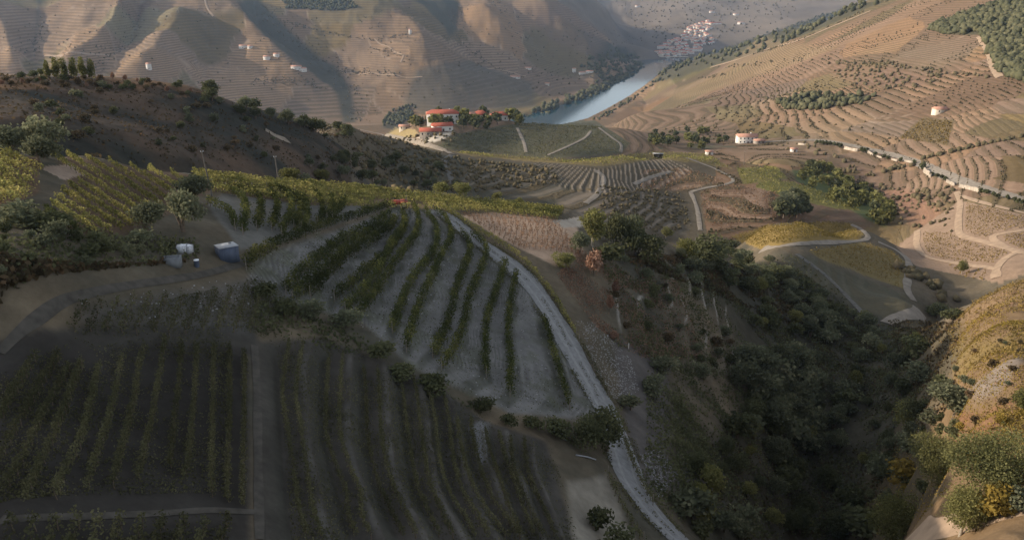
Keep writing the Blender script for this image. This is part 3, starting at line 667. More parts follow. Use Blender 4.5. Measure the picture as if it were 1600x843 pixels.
# river water
mw = material("water", (0.025, 0.07, 0.095), 0.07, 0.1, 0.01, 0.5)
nt = mw.node_tree; wv = nt.nodes.new("ShaderNodeTexNoise"); wv.inputs["Scale"].default_value = 0.12; wv.inputs["Detail"].default_value = 4
bpn = nt.nodes.new("ShaderNodeBump"); bpn.inputs["Strength"].default_value = 0.12; bpn.inputs["Distance"].default_value = 0.6
nt.links.new(nt.nodes.new("ShaderNodeTexCoord").outputs["Object"], wv.inputs["Vector"]); nt.links.new(wv.outputs["Fac"], bpn.inputs["Height"]); nt.links.new(bpn.outputs[0], nt.nodes["Principled BSDF"].inputs["Normal"])
me = bpy.data.meshes.new("river"); me.from_pydata([(x, y, 0) for x, y in RIVER], [], [list(range(len(RIVER)))]); me.materials.append(mw)
link("river", me, kind='structure')

# roads and tracks
LOOK = {'dark': material("shaded field track", (0.072, 0.065, 0.055), 0.95, 0.3, 0.9), 'gravel': material("gravel road", (0.20, 0.20, 0.198), 0.95, 0.18, 1.3), 'dim': material("worn track", (0.12, 0.112, 0.10), 0.95, 0.3, 0.9), 'earth': material("earth track", (0.24, 0.20, 0.155), 0.95, 0.25, 0.6),
        'pale': material("pale track", (0.215, 0.185, 0.15), 0.95, 0.22, 0.4), 'tan': material("tan track", (0.31, 0.225, 0.155), 0.95, 0.2, 0.4)}
def ribbon(C, width, lift, n=5, wob=0.14):
    T = np.gradient(C, axis=0); T /= np.linalg.norm(T, axis=1)[:, None] + 1e-9
    Nn = np.stack([-T[:, 1], T[:, 0]], 1); V = []
    k = width * (0.5 + wob * fbm(C[:, 0], C[:, 1], 6, 4, 9))
    for a in np.linspace(-1, 1, n):
        p = C + Nn * (k * a)[:, None]; g = ground(p[:, 0], p[:, 1])
        V.append(np.stack([p[:, 0], p[:, 1], g + lift * (1 - 0.35 * abs(a))], 1))
    V = np.stack(V, 1); i = np.arange(len(C) * n).reshape(len(C), n)
    F = np.stack([i[:-1, :-1], i[:-1, 1:], i[1:, 1:], i[1:, :-1]], -1).reshape(-1, 4)
    return V.reshape(-1, 3), F[:, ::-1]
for (name, L, wd, look), C in zip(TRACKS, track_lines):
    r0 = math.hypot(*C[len(C) // 2])
    V, F = ribbon(C, wd, 0.05 + 0.0006 * r0)
    link(name, mesh_from(name, V, F, mat=LOOK[look], smooth_=True), kind='structure')
# wheel ruts on the gravel road: two paler bands
C = track_lines[0]
T = np.gradient(C, axis=0); T /= np.linalg.norm(T, axis=1)[:, None]; Nn = np.stack([-T[:, 1], T[:, 0]], 1)
mrut = material("wheel rut", (0.235, 0.235, 0.23), 0.95, 0.15, 1.0)
for off in (-0.95, 0.85):
    V, F = ribbon(C + Nn * off, 0.75, 0.13, 3, 0.25)
    link("wheel_rut", mesh_from("wheel_rut", V, F, mat=mrut, smooth_=True), kind='structure')

# ---------------------------------------------------------------- leaves and wood
def leaf_quads(C, size, flat=0.0):
    """one small four-cornered leaf at every centre, turned at random"""
    n = len(C)
    a = rng.normal(size=(n, 3)); a[:, 2] *= (1 - flat); a /= np.linalg.norm(a, axis=1)[:, None]
    b = rng.normal(size=(n, 3)); b -= a * (a * b).sum(1)[:, None]; b /= np.linalg.norm(b, axis=1)[:, None]
    s = (np.asarray(size) * rng.uniform(0.6, 1.3, n))[:, None] * 0.5
    V = np.stack([C - a * s - b * s * 0.35, C - a * s * 0.1 + b * s * 0.8, C + a * s + b * s * 0.25, C + a * s * 0.05 - b * s * 0.85], 1)
    return V.reshape(-1, 3), np.arange(4 * n).reshape(n, 4)
def tube(path, radii, n=6):
    path = np.asarray(path, float); V = []; F = []
    for k, p in enumerate(path):
        t = path[min(k + 1, len(path) - 1)] - path[max(k - 1, 0)]; t /= np.linalg.norm(t) + 1e-9
        a = np.cross(t, (1, 0.2, 0.1)); a /= np.linalg.norm(a); b = np.cross(t, a)
        for j in range(n):
            w = 2 * math.pi * j / n; V.append(p + radii[k] * (math.cos(w) * a + math.sin(w) * b))
    for k in range(len(path) - 1):
        for j in range(n):
            F.append((k * n + j, k * n + (j + 1) % n, (k + 1) * n + (j + 1) % n, (k + 1) * n + j))
    return V, F
class MB:
    def __init__(s): s.V = []; s.F = []; s.n = 0
    def add(s, V, F):
        s.V.append(np.asarray(V, float).reshape(-1, 3)); s.F.append(np.asarray(F, int) + s.n); s.n += len(s.V[-1])
    def box(s, c, d, rz=0.0, base=True):
        x, y, z = d[0] / 2, d[1] / 2, d[2]; z0, z1 = (0, z) if base else (-z / 2, z / 2)
        P = np.array([(-x, -y, z0), (x, -y, z0), (x, y, z0), (-x, y, z0), (-x, -y, z1), (x, -y, z1), (x, y, z1), (-x, y, z1)])
        co, si = math.cos(rz), math.sin(rz); P[:, :2] = np.stack([P[:, 0] * co - P[:, 1] * si, P[:, 0] * si + P[:, 1] * co], 1)
        s.add(P + np.array(c), [(0, 3, 2, 1), (4, 5, 6, 7), (0, 1, 5, 4), (1, 2, 6, 5), (2, 3, 7, 6), (3, 0, 4, 7)])
    def tube(s, path, radii, n=6): s.add(*tube(path, radii, n))
    def mesh(s, name, mat, smooth_=False): return mesh_from(name, np.vstack(s.V), np.vstack(s.F), mat=mat, smooth_=smooth_)

M_BARK = material("bark", (0.13, 0.10, 0.075), 0.95, 0.3, 4)
M_PALE_BARK = material("pale bark", (0.34, 0.29, 0.23), 0.95, 0.3, 4)
M_POST = material("weathered wood", (0.22, 0.19, 0.16), 0.9, 0.25, 5)
G_DARK = leaf_material("dark evergreen leaves", [(0.058, 0.066, 0.034), (0.105, 0.11, 0.056), (0.175, 0.172, 0.088)], 0.35)
G_OLIVE = leaf_material("olive leaves", [(0.085, 0.092, 0.058), (0.14, 0.15, 0.09), (0.27, 0.255, 0.15)], 0.4)
G_FRESH = leaf_material("light green leaves", [(0.10, 0.105, 0.04), (0.18, 0.175, 0.065), (0.29, 0.265, 0.105)], 0.4)
G_GOLD = leaf_material("golden leaves", [(0.14, 0.11, 0.03), (0.24, 0.17, 0.04), (0.32, 0.23, 0.06)], 0.3)
G_DRY = leaf_material("dry reddish leaves", [(0.16, 0.09, 0.06), (0.27, 0.16, 0.11), (0.40, 0.27, 0.19)], 0.2)
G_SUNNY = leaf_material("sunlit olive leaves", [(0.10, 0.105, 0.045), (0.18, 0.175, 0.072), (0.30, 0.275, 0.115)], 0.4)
G_HEATH = leaf_material("heath leaves", [(0.06, 0.053, 0.034), (0.11, 0.085, 0.05), (0.20, 0.125, 0.07)], 0.3)
G_PINE = leaf_material("blue green pine leaves", [(0.045, 0.06, 0.036), (0.075, 0.095, 0.052), (0.12, 0.135, 0.07)], 0.2)
V_GREEN = leaf_material("vine leaves", [(0.028, 0.036, 0.014), (0.066, 0.076, 0.028), (0.21, 0.20, 0.062)], 0.35)
V_YELLOW = leaf_material("yellowing vine leaves", [(0.10, 0.11, 0.04), (0.24, 0.225, 0.075), (0.44, 0.36, 0.13)], 0.4)
V_SHADE = leaf_material("dull vine leaves", [(0.058, 0.060, 0.032), (0.102, 0.099, 0.052), (0.18, 0.165, 0.088)], 0.3)
V_ORANGE = leaf_material("orange vine leaves", [(0.14, 0.105, 0.04), (0.23, 0.165, 0.06), (0.32, 0.215, 0.075)], 0.3)
V_GOLD = leaf_material("golden vine leaves", [(0.15, 0.12, 0.035), (0.24, 0.18, 0.052), (0.30, 0.22, 0.08)], 0.3)
V_RUST = leaf_material("rusty vine leaves", [(0.18, 0.11, 0.065), (0.30, 0.185, 0.115), (0.44, 0.31, 0.21)], 0.3)

# ---------------------------------------------------------------- vine rows: each row on its wires is one thing
post_mb = MB(); post_mb.tube([(0, 0, -0.3), (0, 0, 1.75)], [0.06, 0.05], 5)
POST = post_mb.mesh("post", M_POST)
ORD = "first second third fourth fifth sixth seventh eighth ninth tenth eleventh twelfth thirteenth fourteenth fifteenth sixteenth seventeenth eighteenth nineteenth twentieth".split()
def vine_leaves(C, height, width, per_m, size, clump=0.35, low=0.3, spacing=1.2):
    s = np.concatenate([[0], np.cumsum(np.hypot(*np.diff(C, axis=0).T))]); n = int(s[-1] * per_m)
    t = rng.uniform(0, s[-1], n)
    ph = np.floor(t / spacing); rnd = vnoise(ph * 3.7 + C[0, 0], ph * 0 + C[0, 1], 3)         # every vine its own vigour
    keep = rng.uniform(size=n) < np.clip(0.45 + 1.0 * rnd, 0, 1); t, rnd, ph = t[keep], rnd[keep], ph[keep]
    t = t * (1 - clump) + (ph + 0.5) * spacing * clump + rng.normal(0, 0.1, len(t)); t = np.clip(t, 0, s[-1])
    p = np.stack([np.interp(t, s, C[:, 0]), np.interp(t, s, C[:, 1])], 1)
    h = low + (height * (0.72 + 0.42 * rnd) - low) * rng.beta(1.5, 1.1, len(t))
    lat = rng.normal(0, width * 0.36, (len(t), 2)) * (0.6 + 0.5 * np.sin(np.clip(h / height, 0, 1) * 3.0))[:, None]
    p = p + lat
    return np.stack([p[:, 0], p[:, 1], ground(p[:, 0], p[:, 1]) + h], 1)
def vine_row(C, mat, label, group, height=1.6, width=0.6, per_m=46, size=0.26, posts=True, trunks=True, **kw):
    base = np.array([C[0, 0], C[0, 1], float(ground(C[0, 0], C[0, 1]))])
    root = link("vine_row", None, loc=base, label=label, category="vine row", group=group)
    V, F = leaf_quads(vine_leaves(C, height, width, per_m, size, **kw) - base, size)
    link("foliage", mesh_from("foliage", V, F, mat=mat), root)
    if trunks:
        s = np.concatenate([[0], np.cumsum(np.hypot(*np.diff(C, axis=0).T))]); mb = MB()
        for t in np.arange(0.6, s[-1], 1.2):
            x, y = np.interp(t, s, C[:, 0]), np.interp(t, s, C[:, 1]); z = float(ground(x, y)) - base[2]
            mb.tube([(x - base[0], y - base[1], z - 0.1), (x - base[0] + random.uniform(-.08, .08), y - base[1] + random.uniform(-.08, .08), z + 0.8)], [0.05, 0.03], 4)
        link("stems", mb.mesh("stems", M_BARK), root, kind='stuff')
    if posts:
        for p in (C[0], C[-1]):
            link("end_post", POST, root, (p[0] - base[0], p[1] - base[1], float(ground(*p)) - base[2]))
    return root
n_ = len(FAN_ROWS)
for k, L in enumerate(FAN_ROWS):
    C = curve(L, 0.9)
    vine_row(C, V_GREEN, "leafy green vine row on the grey stony slope, %s from its left edge" % ORD[k] if k < 10 else
             "leafy green vine row on the grey stony slope, %s from the gravel road" % ORD[n_ - 1 - k], "vine rows on the grey stony slope", 1.85, 0.8, 95, 0.24)
L_ROWS.sort(key=lambda L: L[0][0])
for k, L in enumerate(L_ROWS):
    vine_row(curve(L, 0.9), V_GREEN, "green vine row curving behind the blue tank, %s from the olive trees" % ORD[k], "vine rows behind the blue tank", 1.8, 0.8, 85, 0.25)
for k, L in enumerate(LOW_ROWS):
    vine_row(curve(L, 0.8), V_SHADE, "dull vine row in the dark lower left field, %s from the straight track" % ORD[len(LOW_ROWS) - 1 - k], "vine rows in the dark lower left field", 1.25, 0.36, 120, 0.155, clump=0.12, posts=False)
for k in range(11):                                        # the little field below the cross track
    u = 20 + k * 33
    vine_row(curve([(u + 8, 818), (u - 2, 850), (u - 10, 890)], 0.8), V_SHADE, "short dull vine row below the thin cross track, %s from the left" % ORD[k], "vine rows below the cross track", 1.35, 0.5, 60, 0.2, posts=False)
for k in range(12):                                        # bank above the lower field
    u = 112 + k * 25
    vine_row(curve([(u + 26, 478 - k * 2.6 + (k > 6) * 2), (u + 12, 500), (u + 2, 525)], 0.8), V_SHADE, "sparse dark vine row on the bank under the earth track, %s from the left" % ORD[k], "vine rows under the earth track", 1.2, 0.5, 40, 0.2, posts=False)
for k, L in enumerate(STRIPS[1:]):                         # two rows to a terrace
    A = np.array(L, float)
    for q, off in ((0, 17), (1, 40)):
        B = A - np.array([off * 0.92, 0]); B = B[(B[:, 1] < 900)]
        vine_row(curve(B, 0.8), V_SHADE, "dull vine row on the %s curved dark terrace from the straight track, %s side" % (ORD[k], ("outer", "inner")[q]),
                 "vine rows on the dark curved terraces", 1.2, 0.34, 92, 0.155, clump=0.12, posts=False)
R1 = [(694, 330), (716, 344), (735, 356), (760, 371), (790, 389), (822, 414), (846, 442), (866, 468), (880, 492), (900, 526)]
vine_row(curve(R1, 0.8), V_YELLOW, "yellow green vine row along the far edge of the gravel road", "vine rows beside the gravel road", 1.6, 0.7, 60, 0.24)
vine_row(curve([(905, 536), (922, 566), (938, 596), (950, 618)], 0.8), V_SHADE, "dark broken vine row along the far edge of the gravel road lower down", "vine rows beside the gravel road", 1.4, 0.6, 40, 0.22)
vine_row(curve([(975, 690), (990, 730), (1006, 765), (1020, 790)], 0.8), V_SHADE, "dark vine row beside the gravel road's lowest bend, valley side", "vine rows beside the gravel road", 1.5, 0.7, 60, 0.22)
vine_row(curve([(950, 745), (968, 785), (990, 825), (1005, 850)], 0.8), V_SHADE, "dark vine row between the pale sandy patch and the gravel road", "vine rows beside the gravel road", 1.3, 0.7, 60, 0.22)

def clip_line(a, b, poly, n=60):
    t = np.linspace(0, 1, n); p = np.array(a) * (1 - t[:, None]) + np.array(b) * t[:, None]
    k = inside(np.array(poly, float), p[:, 0], p[:, 1]); i = np.nonzero(k)[0]
    return None if len(i) < 4 else (tuple(p[i[0]]), tuple(p[(i[0] + i[-1]) // 2]), tuple(p[i[-1]]))
YEL = [(78, 250), (92, 242), (200, 261), (280, 275), (300, 290), (262, 322), (250, 335), (205, 366), (140, 372), (82, 352), (70, 330), (100, 300), (135, 280), (120, 262)]
k = 0
for c in np.arange(84, 300, 15.5):
    seg = clip_line((60, c + 0.65 * 60), (310, c + 0.65 * 310), YEL)
    if seg is None: continue
    vine_row(curve(seg, 0.9), V_YELLOW if k < 12 else V_GREEN, "yellow green vine row in the sunlit left vineyard, %s from the ridge" % ORD[k], "vine rows in the sunlit left vineyard", 1.35, 0.42, 64, 0.24, clump=0.5, posts=False); k += 1
k = 0
for c in np.arange(238, 330, 13.5):
    seg = clip_line((-45, c - 20), (90, c + 0.5 * 90), [(-45, 240), (60, 248), (66, 270), (50, 300), (40, 322), (-45, 325)])
    if seg is None: continue
    vine_row(curve(seg, 0.9), V_YELLOW, "golden vine row in the patch at the left edge, %s from the top" % ORD[k], "vine rows in the patch at the left edge", 1.5, 0.85, 52, 0.28, clump=0.6, posts=False); k += 1
UP = np.array([(300, 274), (400, 285), (500, 292), (600, 301), (700, 312), (800, 322), (880, 331)], float)
LO = np.array([(330, 301), (420, 312), (490, 321), (560, 324), (690, 330), (780, 335), (872, 344)], float)
for k, f in enumerate(np.linspace(0.0, 1.0, 13) ** 1.25):
    B = UP * (1 - f) + LO * f
    if 0.55 < f < 0.97: B = np.vstack([B[:3], [(585, B[3, 1])]]) if k % 2 else np.vstack([[(668, B[4, 1] - 1)], B[4:]])
    vine_row(curve(B, 1.2), V_YELLOW, "sunlit yellow green vine row along the ridge top, %s from the far side" % ORD[k], "vine rows along the ridge top", 1.6, 0.7, 30, 0.34, posts=False, trunks=False)
for k in range(12):
    f = k / 11
    a = (722 + 84 * f, 337 + 50 * f); b = (868 + 42 * f, 345 + 52 * f); mid = ((a[0] + b[0]) / 2, (a[1] + b[1]) / 2 - 1)
    vine_row(curve([a, mid, b], 1.0), V_RUST, "rusty half bare vine row in the pinkish field, %s from the top" % ORD[k], "vine rows in the pinkish field", 0.95, 0.6, 22, 0.24, clump=0.75, posts=False, low=0.1, spacing=1.5)

# vine rows farther off: too many and too small to take singly
def field(poly, a, b, spacing, mat, height, per_m, size, width=0.7, gap=0.0):
    """rows parallel to the line a-b over the whole polygon"""
    W = hits(poly, 6, True); A, B = np.array(hit(*a)), np.array(hit(*b)); d = (B - A) / np.linalg.norm(B - A); nn = np.array([-d[1], d[0]])
    s = W @ d; w = W @ nn; n = int((s.max() - s.min()) * (w.max() - w.min()) / spacing * per_m)
    ps = rng.uniform(s.min(), s.max(), n); row = np.round(rng.uniform(w.min(), w.max(), n) / spacing)
    pw = row * spacing + rng.normal(0, width * 0.4, n)
    P = ps[:, None] * d + pw[:, None] * nn; P += 1.2 * fbm(P[:, 0], P[:, 1], 40, 2, 4)[:, None] * nn
    k = inside(W, P[:, 0], P[:, 1]) & (fbm(P[:, 0], P[:, 1], 14, 2, 6) > gap - 0.9); P = P[k]
    # keep the tracks clear
    for Ct in track_lines:
        if np.abs(Ct - P.mean(0)).min() < 300 and len(P):
            P = P[dist_line(Ct[::3] if len(Ct) > 8 else Ct, P[:, 0], P[:, 1]) > 2.8]
    h = height * rng.beta(1.3, 1.0, len(P))
    return leaf_quads(np.stack([P[:, 0], P[:, 1], ground(P[:, 0], P[:, 1]) + h], 1), size)
def far_rows(mat, *fields):
    mb = MB()
    for f in fields: mb.add(*field(*f[:3], f[3], mat, *f[4:]))
    link("vine_rows", mb.mesh("vine_rows", mat), kind='stuff')
far_rows(V_GOLD, ([(1140, 371), (1200, 353), (1290, 346), (1330, 350), (1352, 364), (1338, 375), (1250, 379), (1190, 388)], (1150, 372), (1330, 362), 2.2, 1.1, 6.0, 0.5))
far_rows(V_ORANGE, ([(1262, 393), (1345, 379), (1390, 391), (1415, 411), (1410, 450), (1340, 424), (1285, 404)], (1280, 395), (1400, 440), 2.4, 1.1, 4.0, 0.5),
         ([(1500, 316), (1600, 340), (1660, 350), (1660, 395), (1590, 390), (1530, 373), (1503, 364)], (1520, 365), (1600, 335), 3.2, 1.1, 4, 0.6),
         ([(1437, 363), (1495, 366), (1545, 385), (1590, 397), (1568, 404), (1552, 418), (1500, 410), (1452, 400), (1436, 384)], (1470, 405), (1540, 378), 3.0, 1.1, 4, 0.6),
         ([(1480, 412), (1553, 423), (1552, 440), (1500, 434)], (1500, 430), (1512, 414), 3.0, 1.2, 1.6, 0.8),
         ([(1405, 218), (1440, 187), (1490, 191), (1480, 226)], (1420, 215), (1470, 190), 4.0, 1.4, 1.4, 1.3))
far_rows(V_YELLOW, ([(706, 237), (760, 241), (900, 250), (1020, 239), (1105, 241), (1140, 262), (1090, 253), (1028, 248), (940, 258), (860, 253), (740, 243)], (720, 239), (900, 252), 2.5, 1.5, 1.6, 0.9),
         ([(1190, 281), (1240, 286), (1300, 306), (1345, 329), (1310, 325), (1240, 311), (1180, 291)], (1200, 284), (1330, 326), 2.8, 1.4, 1.4, 1.0),
         ([(1150, 262), (1212, 262), (1228, 279), (1160, 287)], (1155, 275), (1220, 272), 2.8, 1.4, 1.4, 1.0))
far_rows(V_RUST, ([(1095, 296), (1150, 289), (1213, 301), (1213, 344), (1120, 358), (1097, 340)], (1100, 320), (1205, 318), 3.2, 1.2, 1.5, 0.9),
         ([(1000, 266), (1070, 263), (1130, 281), (1080, 299), (1000, 298)], (1000, 280), (1110, 285), 3.2, 1.2, 1.2, 0.9))
far_rows(V_SHADE, ([(682, 232), (720, 210), (830, 193), (925, 192), (980, 225), (968, 239), (850, 244)], (700, 232), (900, 205), 3.0, 1.2, 0.9, 1.0),
         ([(1200, 400), (1250, 402), (1330, 475), (1355, 503), (1310, 490)], (1205, 402), (1330, 490), 3.0, 1.4, 2.0, 0.7))
far_rows(V_ORANGE, ([(1485, 492), (1600, 436), (1690, 420), (1690, 470), (1500, 505)], (1500, 490), (1620, 440), 2.6, 1.3, 9.0, 0.4), 
         ([(1490, 535), (1690, 490), (1690, 545), (1560, 572), (1495, 585)], (1500, 560), (1650, 525), 2.0, 1.1, 11.0, 0.36), ([(1480, 655), (1540, 640), (1610, 610), (1690, 610), (1690, 680), (1580, 690), (1500, 690)], (1490, 670), (1650, 640), 1.6, 0.8, 11.0, 0.34))

# ---------------------------------------------------------------- trees and bushes
def crown_points(n, h, w, lobes, low, rnd_seed, squash=1.0):
    r_ = np.random.default_rng(rnd_seed); out = []
    L = []
    for k in range(lobes):
        a = r_.uniform(0, 6.28); q = r_.uniform(0.15, 0.62) * w / 2 if lobes > 1 else 0
        zc = low + (h - low) * r_.uniform(0.25, 0.8); L.append((q * math.cos(a), q * math.sin(a), zc, r_.uniform(0.22, 0.36) * w, r_.uniform(0.17, 0.30) * (h - low) * squash))
    L.append((0, 0, low + (h - low) * 0.62, w * 0.30, (h - low) * 0.36))
    for (x, y, z, rx, rz) in L:
        m = int(n * rx * rx * rz / sum(l[3] ** 2 * l[4] for l in L)) + 8
        d = r_.normal(size=(m, 3)); d /= np.linalg.norm(d, axis=1)[:, None]
        rad = np.clip(r_.normal(0.88, 0.16, m), 0.2, 1.25)
        bump = 1 + 0.22 * np.sin(d[:, 0] * 5 + x * 9) * np.sin(d[:, 1] * 5 + y * 7) * np.sin(d[:, 2] * 4 + z)
        out.append(np.stack([x + d[:, 0] * rad * rx * bump, y + d[:, 1] * rad * rx * bump, z + d[:, 2] * rad * rz * bump], 1))
    P = np.vstack(out); P = P[P[:, 2] > low * 0.4]
    return P, L
def proto(kind, mat, h, w, lobes, low, n, size, seed, trunk_r, bark=None, stems=1, squash=1.0):
    P, L = crown_points(n, h, w, lobes, low, seed, squash)
    V, F = leaf_quads(P, size)
    crown = mesh_from("crown", V, F, mat=mat)
    mb = MB(); r_ = random.Random(seed)
    for s_ in range(stems):
        a = r_.uniform(0, 6.28); lean = 0.12 * w * (stems > 1) + 0.03 * w
        top = (lean * math.cos(a), lean * math.sin(a), low + (h - low) * 0.35)
        mb.tube([(0, 0, -0.4), (top[0] * 0.35, top[1] * 0.35, top[2] * 0.45), top], [trunk_r * 1.3, trunk_r, trunk_r * 0.7], 7)
        for (x, y, z, rx, rz) in L[:5]:
            mb.tube([top, ((top[0] + x) / 2, (top[1] + y) / 2, (top[2] + z) / 2 + 0.05 * h), (x, y, z)], [trunk_r * 0.6, trunk_r * 0.42, trunk_r * 0.16], 5)
    trunk = mb.mesh("trunk", bark or M_BARK, True)
    return dict(kind=kind, crown=crown, trunk=trunk, h=h, w=w)
PROTO = {
 'olive': [proto("olive_tree", G_OLIVE, 4.6, 4.6, 7, 0.9, 1900, 0.34, s, 0.17, stems=2) for s in (1, 2, 3)],
 'olivefine': [proto("olive_tree", G_SUNNY, 6.5, 6.8, 13, 1.0, 15000, 0.17, s, 0.2, stems=2) for s in (31, 32)],
 'freshfine': [proto("young_tree", G_FRESH, 5.5, 5.4, 12, 0.9, 11000, 0.16, s, 0.13, M_PALE_BARK) for s in (33, 34)],
 'oak': [proto("evergreen_oak", G_DARK, 6, 6.4, 9, 0.9, 2200, 0.42, s, 0.24) for s in (4, 5, 6)],
 'fresh': [proto("young_tree", G_FRESH, 5, 4.6, 7, 0.8, 1900, 0.36, s, 0.15, M_PALE_BARK) for s in (7, 8, 9)],
 'bush': [proto("bush", G_DARK, 2.4, 3.0, 5, 0.15, 650, 0.34, s, 0.07, stems=3) for s in (10, 11, 12)],
 'greybush': [proto("bush", G_OLIVE, 2.4, 2.9, 5, 0.15, 650, 0.32, s, 0.07, stems=3) for s in (13, 14, 15)],
 'heath': [proto("heath_bush", G_HEATH, 1.7, 2.8, 5, 0.08, 480, 0.34, s, 0.05, stems=3) for s in (16, 17, 18)],
 'dry': [proto("dry_bush", G_DRY, 3.2, 2.6, 5, 0.2, 900, 0.3, s, 0.06, stems=3) for s in (19,)],
 'gold': [proto("golden_bush", G_GOLD, 2.4, 3.0, 5, 0.15, 900, 0.3, s, 0.06, stems=3) for s in (20,)],
 'poplar': [proto("poplar_tree", G_FRESH, 6, 2.7, 5, 0.6, 900, 0.42, s, 0.12) for s in (21, 22)],
 'cypress': [proto("cypress_tree", G_PINE, 9, 2.2, 4, 0.4, 260, 1.0, s, 0.15) for s in (23,)],
 'far': [proto("round_tree", G_DARK, 6, 6, 5, 0.8, 130, 1.7, s, 0.25) for s in (24, 25)],
 'fargreen': [proto("round_tree", G_FRESH, 6, 6.4, 5, 0.6, 130, 1.7, s, 0.25) for s in (26, 27)],
}
def plant(kind, x, y, height, label, group=None, category="tree", wide=1.0, dz=0.0):
    p = random.choice(PROTO[kind]); s = height / p['h']
    root = link(p['kind'], None, loc=(x, y, float(ground(x, y)) + dz), label=label, category=category)
    if group: root["group"] = group
    root.scale = (s * wide, s * wide, s); root.rotation_euler = (0, 0, random.uniform(0, 6.28))
    link("crown", p['crown'], root); link("trunk", p['trunk'], root)
    return root
def plant_at(kind, u, v, hpx, label, group=None, category="tree", wide=1.0):
    x, y = hit(u, v); d = math.hypot(math.hypot(x, y), EYE - float(ground(x, y)))
    return plant(kind, x, y, hpx * d / FPX * 1.04, label, group, category, wide)
